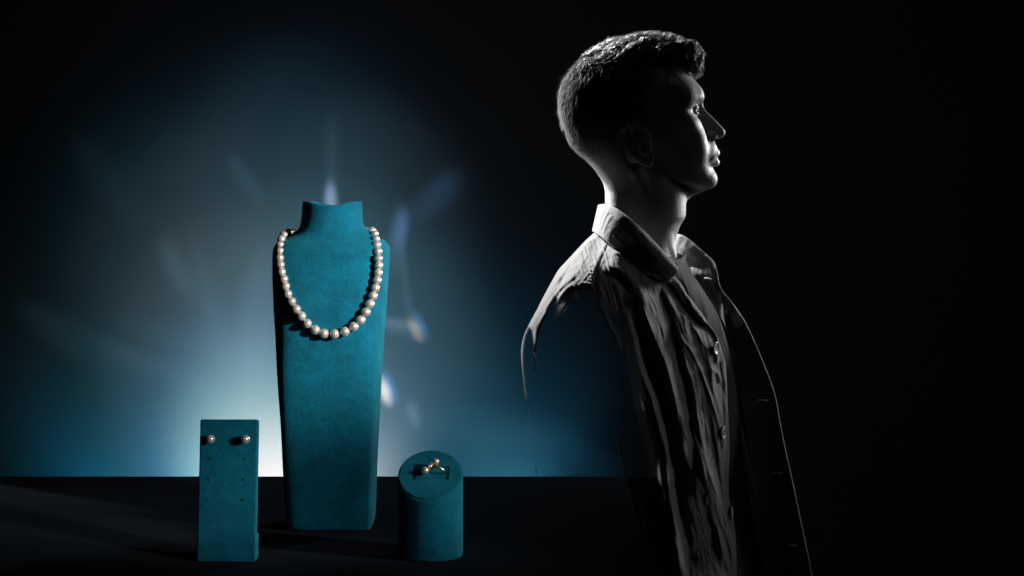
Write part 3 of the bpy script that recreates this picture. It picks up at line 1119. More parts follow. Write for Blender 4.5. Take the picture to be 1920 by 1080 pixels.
# head and neck carry the fine features, the torso is plain
Xh, Yh, Zh = np.meshgrid(xs, ys, zs[cut:], indexing='ij')
S[:, :, cut:] = body_field(Xh, Yh, Zh[:, :, :])
Xt, Yt, Zt = np.meshgrid(xs, ys, zs[:cut], indexing='ij')


def torso_field(X, Y, Z):
    return body_field(X, Y, Z, False)


S[:, :, :cut] = torso_field(Xt, Yt, Zt)
del Xh, Yh, Zh, Xt, Yt, Zt
# mirror
Sf = np.concatenate([S[:, :0:-1, :], S[:, 1:, :]], axis=1)
# y samples: -..., -H/2 | H/2 ...
ysf = np.concatenate([-ys[:0:-1], ys[1:]])
Vp, Qp = surface_nets(Sf, (xs[0], ysf[0], zs[0]), (H, H, H))
BODY_V = Vp.copy()


def px2w(Vp):
    """orthographic px space -> world about the man's plane"""
    out = np.empty_like(Vp)
    out[:, 0] = (Vp[:, 0] - 960) / SM
    out[:, 1] = DM - Vp[:, 1] / SM       # +Y of the model is the side towards the camera
    out[:, 2] = CZ + (HOR + Vp[:, 2]) / SM
    return out


body = mk("body", px2w(Vp), Qp[:, ::-1].astype(np.int32), M_SKIN, person)

# eyes
for sgn in (1, -1):
    V, Fq = sphere(12.9, 40, 24)
    V = V[:, [2, 1, 0]] * np.array([1, 1, 1])
    c = np.array([1291.5, 31.0 * sgn, -208.5])
    e = mk("eye", px2w(V + c), Fq, M_EYE, person)
    V, Fq = sphere(6.4, 28, 16)
    V[:, 0] *= 0.5
    e2 = mk("iris", px2w(V + c + np.array([10.6, 0.0, 1.0])), Fq, M_IRIS, e)

# ---- hair: a dark mass under many strands
HAIR_P = [(1047, 207), (1046, 190), (1049, 163), (1057.5, 141), (1075, 122), (1092, 104), (1119, 83), (1145, 75.5), (1187, 65), (1212, 56), (1230, 50), (1249, 53), (1265, 64), (1276, 71), (1294, 72.5), (1309, 81),
          (1318, 92), (1322, 109), (1320, 126), (1314, 141), (1305, 151), (1294, 140), (1284, 128), (1274, 121), (1262, 126), (1254, 145), (1250, 170), (1240, 200), (1228, 238), (1214, 246), (1205, 235), (1185, 232), (1160, 245), (1152, 275), (1130, 305),
          (1115, 315), (1103, 304), (1089, 288), (1074, 275), (1060, 249), (1053, 234)]


def hair_field(X, Y, Z):
    PY = -Z
    sk = ell(X, Y, Z, (1163, 0, -186), (114, 99, 108))
    sk = smin(sk, ell(X, Y, Z, (1130, 0, -215), (82, 88, 80)), 25)
    top = ell(X, Y, Z, (1215, 0, -120), (95, 76, 56))
    quiff = ell(X, Y, Z, (1278, 0, -104), (38, 62, 32), -0.5)
    f = smin(smin(sk, top, 20), quiff, 12)
    pd = poly_sd(X[:, 0, :], Z[:, 0, :], [(a, -b) for a, b in HAIR_P])[:, None, :] + 2.0 + 4.0 * smoothstep(1150, 1220, X[:, 0, :])[:, None, :] + 5.0 * smoothstep(1195, 1270, X[:, 0, :])[:, None, :]
    f = smax(f, np.broadcast_to(pd, f.shape), 5)
    # locks: irregular grooves running with the hair on top
    wv = np.sin(X * .11 + PY * .23 + 2.1 * np.sin(Y * .06)) * np.sin(Y * .17 + X * .05) * 2.2
    return f + wv * smoothstep(150, 110, PY) + 9 * smoothstep(222, 305, PY)


H2 = 2.0
hx = np.arange(1036, 1326, H2); hy = np.arange(-112, 113, H2); hz = np.arange(-326, -44, H2)
A, B, C_ = np.meshgrid(hx, hy, hz, indexing='ij')
HS = hair_field(A, B, C_)
BS_ = None
HV, HQ = surface_nets(HS, (hx[0], hy[0], hz[0]), (H2, H2, H2))
grd = np.gradient(HS, H2)
gi = np.clip(((HV - np.array([hx[0], hy[0], hz[0]])) / H2).round().astype(int), 0, np.array(HS.shape) - 1)
HN = np.stack([g_[gi[:, 0], gi[:, 1], gi[:, 2]] for g_ in grd], -1)
HN /= np.linalg.norm(HN, axis=1)[:, None] + 1e-9
hair = mk("hair", px2w(HV), HQ[:, ::-1].astype(np.int32), M_HAIRBASE, person)

# strands
NS = 26000
pick = rng.integers(0, len(HV), NS * 2)
P0 = HV[pick] + rng.normal(0, 0.8, (len(pick), 3)); N0 = HN[pick]
PYp = -P0[:, 2]
dens = np.where(PYp < 150, 1.0, 0.62)
# denser where edges are lit: outline band and quiff
dens = dens + 0
keep = rng.random(len(pick)) < dens
P0, N0, PYp = P0[keep][:NS], N0[keep][:NS], PYp[keep][:NS]
n_ = len(P0)


def flow(P, ph):
    """hair direction field in px space"""
    x, y, py = P[:, 0], P[:, 1], -P[:, 2]
    z_ = py
    crown = np.array([1110.0, 0.0, 105.0])
    dx = x - crown[0]; dpy = py - crown[2]
    top = smoothstep(175, 100, py) * smoothstep(1050, 1180, x)
    # forward and wavy on top, down and back below
    D = np.zeros_like(P)
    D[:, 0] = top * 1.0 + (1 - top) * (-0.18 + 0.25 * smoothstep(1100, 1240, x))
    D[:, 2] = top * (0.25 - 1.1 * smoothstep(1262, 1308, x)) + (1 - top) * (-1.0)
    D[:, 1] = top * 0.45 * np.sin(x * .05 + ph) + (1 - top) * (0.35 * np.sin(ph * 3) + .2 * np.sin(z_ * .13 + y * .09))
    wc = np.exp(-((x - 1108) ** 2 + (py - 100) ** 2) / 26.0 ** 2)
    D[:, 0] += wc * .9 * np.cos(ph * 4); D[:, 1] += wc * .9 * np.sin(ph * 4); D[:, 2] += wc * .5
    return D, top


SEG = 9
_, topw = flow(P0, 0 * P0[:, 0])
qf = smoothstep(1225, 1275, P0[:, 0]) * topw
L = (12 + 6 * rng.random(n_)) * (1 - topw) * (1 - .55 * smoothstep(210, 300, -P0[:, 2])) + topw * (17 + 14 * rng.random(n_))
cid = np.floor(P0[:, 0] / 15 + 3 * np.sin(P0[:, 1] * .08)) * 7.13 + np.floor((P0[:, 1] + 200) / 16) * 3.77 + np.floor(P0[:, 2] / 17) * 1.9
ph = (np.sin(cid * 12.9898) * 43758.5453) % 6.283
phj = ph + rng.normal(0, 0.35, n_)
curl = topw * (1.1 + 1.1 * qf)
stray = rng.random(n_) < 0.05
lift = 0.07 + 0.12 * rng.random(n_) + stray * 0.5
pts = np.empty((n_, SEG, 3))
cur = P0 - N0 * 1.5
pts[:, 0] = cur
last = None
for s in range(1, SEG):
    D, _ = flow(cur, phj)
    D = D - N0 * (D * N0).sum(1)[:, None] * 0.85
    D /= np.linalg.norm(D, axis=1)[:, None] + 1e-9
    tang2 = np.cross(D, N0)
    a = phj + s * (0.75 + 0.25 * np.sin(ph * 5))
    D = D + N0 * (lift * (1 - .5 * topw) - 0.25 * topw * (s / SEG))[:, None] + curl[:, None] * (np.sin(a)[:, None] * tang2 * .75 + np.cos(a)[:, None] * N0 * .42)
    D += rng.normal(0, 0.16, D.shape)
    D /= np.linalg.norm(D, axis=1)[:, None] + 1e-9
    cur = cur + D * (L / (SEG - 1))[:, None]
    pts[:, s] = cur


def tubes(pts, r0, jit=0.4):
    n, sgm, _ = pts.shape
    rad = r0 * np.linspace(1, 0.25, sgm)
    T = np.gradient(pts, axis=1); T /= np.linalg.norm(T, axis=2)[:, :, None] + 1e-9
    ref = np.array([0.3, 1.0, 0.2]); ref /= np.linalg.norm(ref)
    A1 = np.cross(T, ref); A1 /= np.linalg.norm(A1, axis=2)[:, :, None] + 1e-9
    A2 = np.cross(T, A1)
    rs_ = rad[None, :, None] * (1 - jit / 2 + jit * rng.random((n, 1, 1)))
    VV = np.stack([pts + rs_ * (math.cos(a) * A1 + math.sin(a) * A2) for a in (0, 2.094, 4.189)], 2).reshape(-1, 3)
    base_i = (np.arange(n) * sgm * 3)[:, None, None]
    si = (np.arange(sgm - 1) * 3)[None, :, None]
    k3 = np.arange(3)[None, None, :]
    a_ = base_i + si + k3; b_ = base_i + si + (k3 + 1) % 3
    return VV, np.stack([a_, b_, b_ + 3, a_ + 3], -1).reshape(-1, 4)


T1, Q1 = tubes(pts, 0.60, 0.8)
# curly locks over the forehead and loose waves along the top
lockw = smoothstep(1120, 1290, HV[:, 0]) * smoothstep(150, 100, -HV[:, 2]) * (HN[:, 2] > -0.75)
lockw = lockw * (0.3 + smoothstep(1225, 1275, HV[:, 0]) * 1.6)
gi_ = rng.choice(len(HV), 520, p=lockw / lockw.sum())
LS = 13; NPL = 24
all_l = []
for g0 in gi_:
    p = HV[g0] - HN[g0] * 2.0; nn = HN[g0]
    front = smoothstep(1195, 1270, p[0])
    d, _ = flow(p[None], np.array([rng.uniform(0, 6.28)])); d = d[0]
    d = d - nn * (d @ nn) * .9; d /= np.linalg.norm(d) + 1e-9
    ln = rng.uniform(16, 28) + 14 * front
    kap = rng.uniform(.08, .15) * (1 + 1.3 * front) * (1 if rng.random() < .68 else -1)
    axis = np.array([rng.normal(0, .3), 1.0, rng.normal(0, .3)]); axis /= np.linalg.norm(axis)
    gp = [p]; st_ = ln / (LS - 1)
    d = d + nn * rng.uniform(.1, .6); d /= np.linalg.norm(d)
    for s in range(LS - 1):
        an = kap * st_
        d = d * math.cos(an) + np.cross(axis, d) * math.sin(an) + axis * (axis @ d) * (1 - math.cos(an))
        d = d - nn * (.10 - .055 * front)
        gp.append(gp[-1] + d * st_)
    gp = np.array(gp)
    wdt = rng.uniform(.8, 1.9) + 2.0 * (1 - front)
    off = rng.normal(0, wdt, (NPL, 1, 3))
    tap = np.linspace(1, .35, LS)[None, :, None]
    wob = rng.normal(0, .5, (NPL, 1, 3)) * np.sin(np.linspace(0, rng.uniform(3, 7), LS))[None, :, None]
    all_l.append(gp[None] + off * tap + wob)
all_l = np.concatenate(all_l)
T2, Q2 = tubes(all_l, 0.62, 0.9)
# clipped stubble that thins out down the nape
sel = np.where((BODY_V[:, 0] < 1175) & (-BODY_V[:, 2] > 246) & (-BODY_V[:, 2] < 322) & (BODY_V[:, 0] < 1205 - 0.0 * BODY_V[:, 2]))[0]
sel = rng.choice(sel, 9000)
pn = BODY_V[sel] + rng.normal(0, .8, (len(sel), 3)); ppy = -pn[:, 2]
kp = rng.random(len(sel)) < (1 - smoothstep(262, 318, ppy)) ** 1.2
pn = pn[kp]; ppy = ppy[kp]
nd = pn - np.array([1165.0, 0, 0]) * np.array([1, 0, 0]); nd[:, 2] = 12; nd /= np.linalg.norm(nd, axis=1)[:, None]
dn = nd * .12 + np.array([.20, 0, -1.0]) + rng.normal(0, .18, nd.shape); dn /= np.linalg.norm(dn, axis=1)[:, None]
ll = (6.5 - 4.5 * smoothstep(262, 315, ppy))[:, None]
T3, Q3 = tubes(np.stack([pn - nd * .6, pn + dn * ll * .5 + nd * .3, pn + dn * ll], 1), 0.34)
strands = mk("hair_strands", px2w(np.concatenate([T1, T2, T3])), np.concatenate([Q1, Q2 + len(T1), Q3 + len(T1) + len(T2)]).astype(np.int32), M_HAIR, hair)

# eyebrows and eyelashes, one of each per side
for sg in (1, -1):
    parts = []
    for k in range(420):
        t = rng.random(); yy = 8 + 52 * t
        p = np.array([1317.0 - 0.0072 * yy ** 2 - 0.02 * yy, yy, -184 + 4 * math.sin(t * 2.6) - 4 * t + rng.normal(0, 2.6)])
        d = np.array([-.15 - .5 * t, .8, .35 - .7 * t + rng.normal(0, .2)]); d /= np.linalg.norm(d)
        Ls = 5 + 3 * rng.random()
        q = [p + d * Ls * s + np.array([1.4 * math.sin(s * 3), 0, 0]) for s in (0, .5, 1)]
        parts.append(tube([(a[0], a[1] * sg, a[2]) for a in q], [.5, .42, .15], 3))
    V, Fc = merge(parts)
    mk("eyebrow", px2w(V), Fc, M_HAIRBASE, person)
    parts = []
    for k in range(60):
        t = (k + rng.random()) / 60
        yy = 31 + (t - .5) * 22
        x0 = 1291.5 + math.sqrt(max(0, 14.6 ** 2 - (yy - 31) ** 2 - 12)); z0 = -208.5 + 3.8 - .012 * (yy - 31) ** 2
        q = [(x0, yy * sg, z0), (x0 + 3.2, (yy + (t - .5) * 3) * sg, z0 - .8), (x0 + 5.5, (yy + (t - .5) * 5) * sg, z0 + 1.2)]
        parts.append(tube(q, [.45, .35, .12], 3))
    V, Fc = merge(parts)
    mk("eyelash", px2w(V), Fc, M_HAIRBASE, person)

# ================================================================ CLOTHES
def tps(ctrl, X, Y):
    C = np.array(ctrl, float); n = len(C)
    sc_ = 100.0
    P = C[:, :2] / sc_
    r2 = ((P[:, None] - P[None]) ** 2).sum(-1)
    K_ = np.where(r2 > 0, r2 * np.log(r2 + 1e-12) * .5, 0) + np.eye(n) * 1e-3
    A_ = np.zeros((n + 3, n + 3)); A_[:n, :n] = K_; A_[:n, n] = 1; A_[:n, n + 1:] = P; A_[n:, :n] = A_[:n, n:].T
    w_ = np.linalg.solve(A_, np.concatenate([C[:, 2], np.zeros(3)]))
    x = X.ravel() / sc_; y = Y.ravel() / sc_
    out = w_[n] + w_[n + 1] * x + w_[n + 2] * y
    for i in range(n):
        q = (x - P[i, 0]) ** 2 + (y - P[i, 1]) ** 2
        out += w_[i] * q * np.log(q + 1e-12) * .5
    return out.reshape(X.shape)


def stroke_d(X, Y, pts):
    """signed distance (+ to the right of a line drawn downwards), arc parameter 0..1"""
    P = np.array(pts, float)
    if len(P) > 2:
        P = catmull(P, len(P) * 5)
    best = np.full(X.shape, 1e18); sg = np.zeros(X.shape); tt = np.zeros(X.shape)
    seg = np.linalg.norm(np.diff(P, axis=0), axis=1); cum = np.concatenate([[0], np.cumsum(seg)]); tot = cum[-1]
    for i in range(len(P) - 1):
        a = P[i]; e = P[i + 1] - a; L2 = e @ e + 1e-9
        t = np.clip(((X - a[0]) * e[0] + (Y - a[1]) * e[1]) / L2, 0, 1)
        dx = X - a[0] - t * e[0]; dy = Y - a[1] - t * e[1]
        d = dx * dx + dy * dy
        m = d < best
        best = np.where(m, d, best)
        cr = -(e[0] * (Y - a[1]) - e[1] * (X - a[0]))
        sg = np.where(m, np.sign(cr), sg)
        tt = np.where(m, (cum[i] + t * seg[i]) / tot, tt)
    return np.sqrt(best) * sg, tt


AMP = 0.8


def apply_strokes(X, Y, D, strokes):
    """each stroke: points, amplitude (px, towards the camera), left width, right width, [end taper]"""
    for st in strokes:
        pts, amp, wl, wr = st[:4]
        tp = st[4] if len(st) > 4 else 0.15
        P = np.array(pts, float)
        mrg = 3.2 * max(wl, wr)
        sel = (X > P[:, 0].min() - mrg) & (X < P[:, 0].max() + mrg) & (Y > P[:, 1].min() - mrg) & (Y < P[:, 1].max() + mrg)
        if not sel.any():
            continue
        d, t = stroke_d(X[sel], Y[sel], pts)
        h = np.where(d < 0, np.exp(-(d / wl) ** 2), np.exp(-(d / wr) ** 2))
        tap = smoothstep(0, tp, t) * smoothstep(0, tp, 1 - t) if tp > 0 else 1.0
        D[sel] -= AMP * amp * h * tap
    return D


def vnoise(X, Y, s, seed):
    r_ = np.random.default_rng(seed)
    G = r_.normal(0, 1, (80, 80))
    x = X / s + 7.3; y = Y / s + 3.1
    i = np.floor(x).astype(int); j = np.floor(y).astype(int)
    fx = x - i; fy = y - j
    fx = fx * fx * (3 - 2 * fx); fy = fy * fy * (3 - 2 * fy)
    g = lambda a, b_: G[a % 80, b_ % 80]
    return (g(i, j) * (1 - fx) + g(i + 1, j) * fx) * (1 - fy) + (g(i, j + 1) * (1 - fx) + g(i + 1, j + 1) * fx) * fy


def curve_x(pts, Y):
    P = np.array(pts, float)
    return csp(Y, P[:, 1], P[:, 0])


def sheet(name, LP, RP, y0, y1, ctrl, strokes, mat, parent, step=1.5, ncol=None, thick=2.0, noise=1.0, roll_l=0, roll_r=0, rollw=8, op=None, post=None):
    nr_ = int((y1 - y0) / step) + 1
    ys_ = np.linspace(y0, y1, nr_)
    lx = curve_x(LP, ys_); rx = curve_x(RP, ys_)
    rx = np.maximum(rx, lx + 0.5)
    if ncol is None:
        ncol = int((rx - lx).max() / step) + 2
    U = np.linspace(0, 1, ncol)
    X = lx[:, None] + (rx - lx)[:, None] * U[None]
    Y = np.repeat(ys_[:, None], ncol, 1)
    D = tps(ctrl, X, Y)
    D = apply_strokes(X, Y, D, strokes)
    D -= noise * .9 * smoothstep(640, 560, Y) * smoothstep(1150, 1100, X) * (vnoise(X + .55 * Y, Y * .12, 7, 13) + .5 * vnoise(X + .7 * Y, Y * .2, 3.5, 14)) if name == "jacket" else 0
    D -= noise * (vnoise(X - .3 * Y, Y * .13, 9, 3) * .6 + (1 - np.abs(vnoise(X - .27 * Y, Y * .12, 7.5, 5))) * 1.5 + (1 - np.abs(vnoise(X - .12 * Y, Y * .2, 5.5, 15))) * .8 + vnoise(X - .34 * Y, Y * .16, 3.0, 6) * .5 + vnoise(X, Y * .6, 20, 8) * .8 + vnoise(X + .3 * Y, Y, 6, 9) * .3)
    if roll_l:
        s_ = np.clip((X - lx[:, None]) / rollw, 0, 1)
        D += roll_l * (1 - np.sqrt(1 - (1 - s_) ** 2))
    if roll_r:
        s_ = np.clip((rx[:, None] - X) / rollw, 0, 1)
        D += roll_r * (1 - np.sqrt(1 - (1 - s_) ** 2))
    if post is not None:
        D = post(X, Y, D)
    V = MW(X, Y, D).reshape(-1, 3)
    fq_ = grid_faces(nr_, ncol)
    va = None
    if op is not None:
        O = op(X, Y)
        va = {"opacity": O.ravel()}
        keep_ = O.ravel()[fq_].max(1) > 0.002
        fq_ = fq_[keep_]
    o = mk(name, V, fq_[:, ::-1].copy(), mat, parent, vattr=va)
    if thick:
        md = o.modifiers.new("thickness", 'SOLIDIFY')
        md.thickness = thick / SM; md.offset = -1.0
    return o, (X, Y, D)


# ---------------- t-shirt
SH_L = [(1238, 474), (1236, 500), (1240, 540), (1262, 600), (1296, 680), (1306, 760), (1310, 900), (1320, 1100)]
SH_R = [(1272, 474), (1283, 482), (1290, 500), (1316, 540), (1350, 600), (1372, 680), (1384, 760), (1400, 900), (1440, 1100)]
tc_ = [(1238, 478, -60), (1272, 476, -10), (1262, 500, -72), (1287, 500, -30), (1290, 540, -85), (1316, 540, -40), (1310, 600, -92), (1350, 600, -45), (1340, 690, -78), (1372, 690, -20),
       (1345, 800, -66), (1390, 800, 0), (1350, 1090, -60), (1435, 1090, 10), (1240, 540, -70), (1300, 680, -75), (1310, 900, -60)]
st_ = [([(1236, 487), (1258, 497), (1275, 499), (1284, 493), (1289, 484)], 2.5, 1.5, 1.5, .05),
       ([(1240, 500), (1262, 513), (1279, 514), (1290, 500)], -1.6, 1.2, 1.2, .05),
       ([(1300, 530), (1322, 580), (1335, 640), (1345, 700)], 3, 7, 10), ([(1290, 540), (1310, 590), (1318, 640)], 2, 5, 6)]
shirt, _ = sheet("tshirt", SH_L, SH_R, 474, 1110, tc_, st_, M_SHIRT, person, step=1.8, noise=.35, thick=1.5)
# ribbed neckband of the t-shirt: stands up round the neck
nbp = catmull([(1226, 470, -86), (1240, 486, -82), (1256, 494, -70), (1270, 496, -50), (1280, 490, -22), (1284, 478, 8), (1280, 466, 40)], 40)
Vn = []
for (a, b__, c__) in nbp:
    for (dx, dy, do) in ((-1.5, -9, 3), (0.5, -9, 0), (2, -4, -2), (2.5, 2, -3), (1.0, 3, 0)):
        Vn.append(MW(a + dx, b__ + dy, c__ + do))
mk("neckband", np.array(Vn), grid_faces(40, 5), M_SHIRT, shirt)

# ---------------- jacket, near side with sleeve
J_L = [(1116, 434), (1108, 442), (1100, 449), (1080, 470), (1060, 492), (1048, 505), (1036, 525), (1025, 545), (1014, 566), (1006, 582), (996, 600), (988, 616), (982, 630), (978.5, 645),
       (977, 660), (978, 680), (980.5, 705), (983, 730), (988, 765), (993, 800), (999, 850), (1005, 895), (1010, 930), (1016, 965), (1023, 1005), (1036, 1100)]
J_L = sorted(J_L, key=lambda p: p[1])
J_R = [(1122, 434), (1150, 452), (1190, 476), (1228, 492), (1252, 505), (1262, 514), (1278, 533), (1290, 553), (1302, 566), (1318, 590), (1329, 607), (1344, 629), (1349, 643), (1354, 660), (1360, 684), (1362.5, 715), (1364, 751), (1366.5, 800),
       (1368, 850), (1366, 895), (1366, 920), (1370, 952), (1377, 985), (1380, 1016), (1381, 1060), (1381, 1100)]
jc = [(1116, 436, -20), (1060, 492, -95), (1025, 545, -130), (996, 600, -150), (978, 660, -160), (981, 730, -165), (999, 850, -165), (1023, 1005, -160), (1036, 1095, -160),
      (1150, 470, -112), (1120, 470, -90), (1100, 500, -150), (1190, 500, -125), (1228, 508, -106), (1262, 520, -96), (1150, 520, -166),
      (1080, 535, -188), (1110, 535, -190), (1050, 540, -165), (1140, 540, -182), (1180, 560, -176), (1230, 560, -150), (1275, 570, -112), (1302, 572, -90),
      (1040, 620, -205), (1100, 620, -222), (1160, 620, -215), (1200, 640, -190), (1250, 650, -158), (1300, 650, -120), (1330, 640, -98), (1348, 645, -80),
      (1000, 750, -190), (1060, 750, -235), (1130, 750, -215), (1175, 750, -204), (1203, 750, -203), (1222, 750, -206), (1262, 750, -172), (1290, 750, -150), (1330, 750, -122), (1363, 750, -82),
      (1080, 900, -235), (1160, 900, -205), (1226, 900, -199), (1250, 900, -206), (1283, 900, -152), (1306, 900, -166), (1336, 900, -128), (1365, 900, -80),
      (1236, 1050, -194), (1274, 1050, -206), (1286, 1050, -180), (1310, 1050, -156), (1342, 1050, -136), (1380, 1050, -95), (1100, 1050, -225),
      (1230, 1098, -200), (1280, 1098, -196), (1355, 1098, -146), (1381, 1098, -95)]
# folds traced from the photograph: (points, height, width left, width right)
js = [
    # shoulder: long folds falling from the yoke over the sleeve head
    ([(1075, 490), (1045, 530), (1022, 570), (1006, 600), (996, 625)], 5, 6, 7),
    ([(1090, 505), (1062, 530), (1040, 550), (1026, 575), (1014, 600), (1006, 625), (1004, 660)], 8, 6, 5),
    ([(1064, 512), (1040, 545), (1020, 580), (1004, 612)], -6, 5, 5),
    ([(1110, 470), (1085, 505), (1058, 530)], 3, 10, 10),
    ([(1096, 520), (1070, 534), (1052, 552), (1044, 570)], 5, 4, 4),
    ([(1112, 531), (1090, 531), (1066, 540), (1050, 556)], 4, 3, 5, .05),
    ([(1112, 541), (1088, 539), (1068, 547), (1052, 562)], -4, 2, 4, .05),
    # seam down the shoulder
    ([(1142, 455), (1130, 482), (1120, 508), (1115, 545)], -3.5, 1.3, 1.3, .03),
    ([(1137, 456), (1124, 482), (1114, 508), (1109, 540)], 3, 3.5, 2.5, .05),
    # yoke front: fold sweeping from the collar to the chest
    ([(1146, 462), (1172, 492), (1205, 522), (1222, 545)], 4, 8, 8),
    ([(1134, 492), (1160, 505), (1180, 522), (1196, 548), (1204, 575)], 11, 7, 16),
    ([(1128, 516), (1152, 520), (1172, 536), (1186, 560)], -7, 6, 6),
    ([(1150, 500), (1180, 515), (1202, 545), (1216, 580)], 3, 4, 5),
    # ridge A
    ([(1190, 535), (1200, 560), (1215, 600), (1228, 632), (1245, 672), (1252, 705), (1266, 760), (1276, 800), (1280, 850), (1280, 900)], 20, 7, 16, .12),
    ([(1180, 555), (1194, 600), (1212, 655), (1232, 710), (1246, 760)], -10, 9, 8, .15),
    # ridge B (front edge of the sleeve)
    ([(1160, 575), (1178, 598), (1187, 627), (1193, 660), (1204, 702), (1222, 749), (1235, 800), (1249, 849), (1254, 919), (1263, 969), (1272, 1030), (1281, 1090)], 18, 12, 8, .06),
    ([(1206, 640), (1226, 700), (1244, 760), (1258, 810), (1266, 870), (1272, 930), (1284, 1000), (1296, 1090)], -22, 10, 14, .1),
    ([(1170, 580), (1190, 600), (1204, 630), (1214, 670)], 6, 6, 6),
    ([(1192, 720), (1204, 780), (1222, 830), (1232, 890), (1236, 950), (1240, 1020)], -6, 8, 5),
    ([(1215, 760), (1226, 800), (1238, 850), (1240, 900), (1248, 960)], 4, 5, 4),
    # faint folds inside the sleeve
    ([(1122, 560), (1134, 590), (1146, 615), (1160, 637), (1170, 645)], 9, 5, 5),
    # fold groups between collar and placket
    ([(1208, 535), (1218, 565), (1232, 600), (1243, 650)], 6, 6, 8),
    ([(1232, 528), (1240, 560), (1252, 585), (1262, 620), (1282, 690), (1296, 740), (1302, 790), (1310, 850)], -9, 8, 7, .08),
    ([(1247, 535), (1256, 565), (1270, 590), (1284, 620), (1297, 650), (1306, 680), (1320, 710), (1330, 740), (1340, 790), (1348, 840), (1360, 900)], 7, 6, 14, .1),
    ([(1278, 585), (1294, 600), (1310, 625), (1322, 650)], 8, 6, 6),
    ([(1268, 600), (1280, 640), (1286, 680), (1298, 720), (1304, 770), (1306, 820), (1318, 870), (1328, 913), (1336, 950), (1350, 1010), (1358, 1075)], 16, 7, 16, .08),
    ([(1290, 690), (1304, 740), (1312, 790)], -2, 5, 5),
    ([(1326, 870), (1336, 905), (1346, 945), (1356, 985), (1368, 1020), (1378, 1075)], 8, 5, 5),
    ([(1334, 860), (1345, 900), (1352, 940), (1362, 980)], -2, 4, 4),
    ([(1325, 660), (1334, 690), (1338, 730), (1350, 780)], 5, 5, 5),
    ([(1330, 690), (1345, 700), (1352, 720)], 6, 4, 4),
    # lapel turned outwards, with the hollow beside it
    ([(1240, 522), (1262, 545), (1280, 575), (1298, 596), (1322, 612), (1338, 632), (1344, 655)], -16, 10, 5, .08),
    ([(1268, 524), (1284, 550), (1300, 574), (1316, 596), (1330, 616)], 9, 5, 4),
    # crisp fold lines
    ([(1262, 596), (1279, 635), (1299, 663), (1321, 713), (1343, 780), (1355, 835), (1362, 880)], 5, 2.5, 3.2),
    ([(1271, 630), (1285, 680), (1299, 724), (1313, 813), (1329, 880), (1349, 941), (1371, 1013), (1378, 1070)], 5, 2.5, 3.5),
    ([(1200, 562), (1213, 597), (1232, 647), (1249, 686), (1265, 747), (1272, 800)], 5, 2.2, 3.5),
    ([(1190, 640), (1203, 700), (1222, 749), (1235, 800), (1249, 849), (1254, 919), (1263, 969), (1272, 1030), (1281, 1090)], 4, 3.5, 2.2),
    ([(1300, 610), (1316, 640), (1330, 664), (1338, 690)], 3, 2.5, 2.5), ([(1310, 700), (1318, 740), (1326, 800), (1332, 850)], 3, 2.5, 3),
    ([(1336, 800), (1346, 850), (1352, 900), (1362, 950)], 3, 2.2, 2.5), ([(1215, 545), (1228, 572), (1240, 600), (1250, 640)], 3.5, 2.5, 3.5),
    ([(1232, 850), (1240, 900), (1246, 950), (1256, 1010), (1262, 1070)], 3, 3, 2.5), ([(1150, 470), (1172, 482), (1196, 502), (1214, 524)], 3, 3, 3),
    # placket stitching and buttonhole puckers
    ([(1346, 672), (1352, 700), (1355, 750), (1358, 800), (1360, 850), (1358, 900)], -3, 1.5, 1.5, .04),
    ([(1360, 690), (1362, 750), (1365, 800), (1366, 850)], 2, 2, 1.5, .04),
    ([(1343, 664), (1344, 672), (1344, 682)], 7, 3.5, 4, .2),
    ([(1357, 822), (1358, 830), (1358, 842)], 6, 3, 3.5, .2),
    ([(1366, 960), (1372, 1000), (1374, 1040)], 4, 4, 4),
]
# gathered puckers along the shoulder seam and sleeve seam
for k in range(17):
    t = k / 16
    x = np.interp(t, [0, .35, .7, 1], [1139, 1126, 1116, 1110]); y = np.interp(t, [0, .35, .7, 1], [458, 482, 508, 538])
    l_ = 8 + 4 * math.sin(k * 2.3)
    js.append(([(x - l_ - 3, y - 1.5), (x - 1, y + 1.5)], 3.6, 1.6, 1.6, .3))
for k in range(9):
    t = k / 8
    x = np.interp(t, [0, .5, 1], [1108, 1078, 1050]); y = np.interp(t, [0, .5, 1], [536, 537, 560])
    js.append(([(x, y - 4), (x - 1, y + 4)], 2.0, 1.4, 1.4, .3))
for k in range(16):
    x = float(rng.uniform(1150, 1350)); y = float(rng.uniform(560, 1040))
    if x < 1175 + (y - 560) * .1: continue
    a_s = float(rng.uniform(-.25, .35)); l_ = float(rng.uniform(14, 40))
    js.append(([(x, y), (x + a_s * l_ + 2, y + l_ * .5), (x + a_s * l_ * 1.6 + 5, y + l_)], float(rng.uniform(.6, 1.8)), 3.5, 3.5, .35))

OP1 = [(1112, 430), (1180, 440), (1400, 440), (1400, 1110), (1233, 1110), (1233, 905), (1229, 870), (1221, 830), (1211, 795), (1207, 760), (1201, 720), (1192, 670), (1184, 635), (1174, 604), (1158, 585), (1136, 566),
       (1118, 547), (1100, 543), (1085, 541), (1068, 548), (1054, 561), (1048, 566), (1044, 556), (1036, 564), (1028, 580), (1019, 600), (1013, 615), (1006, 640), (1003.6, 660), (1002.8, 695), (1002.0, 695),
       (1001, 655), (1000, 635), (997, 618), (991, 612), (983.5, 630), (980.6, 648), (979.4, 664), (980.2, 690), (982.2, 712), (984.5, 738), (975, 738), (970, 660), (980, 610), (1030, 500)]


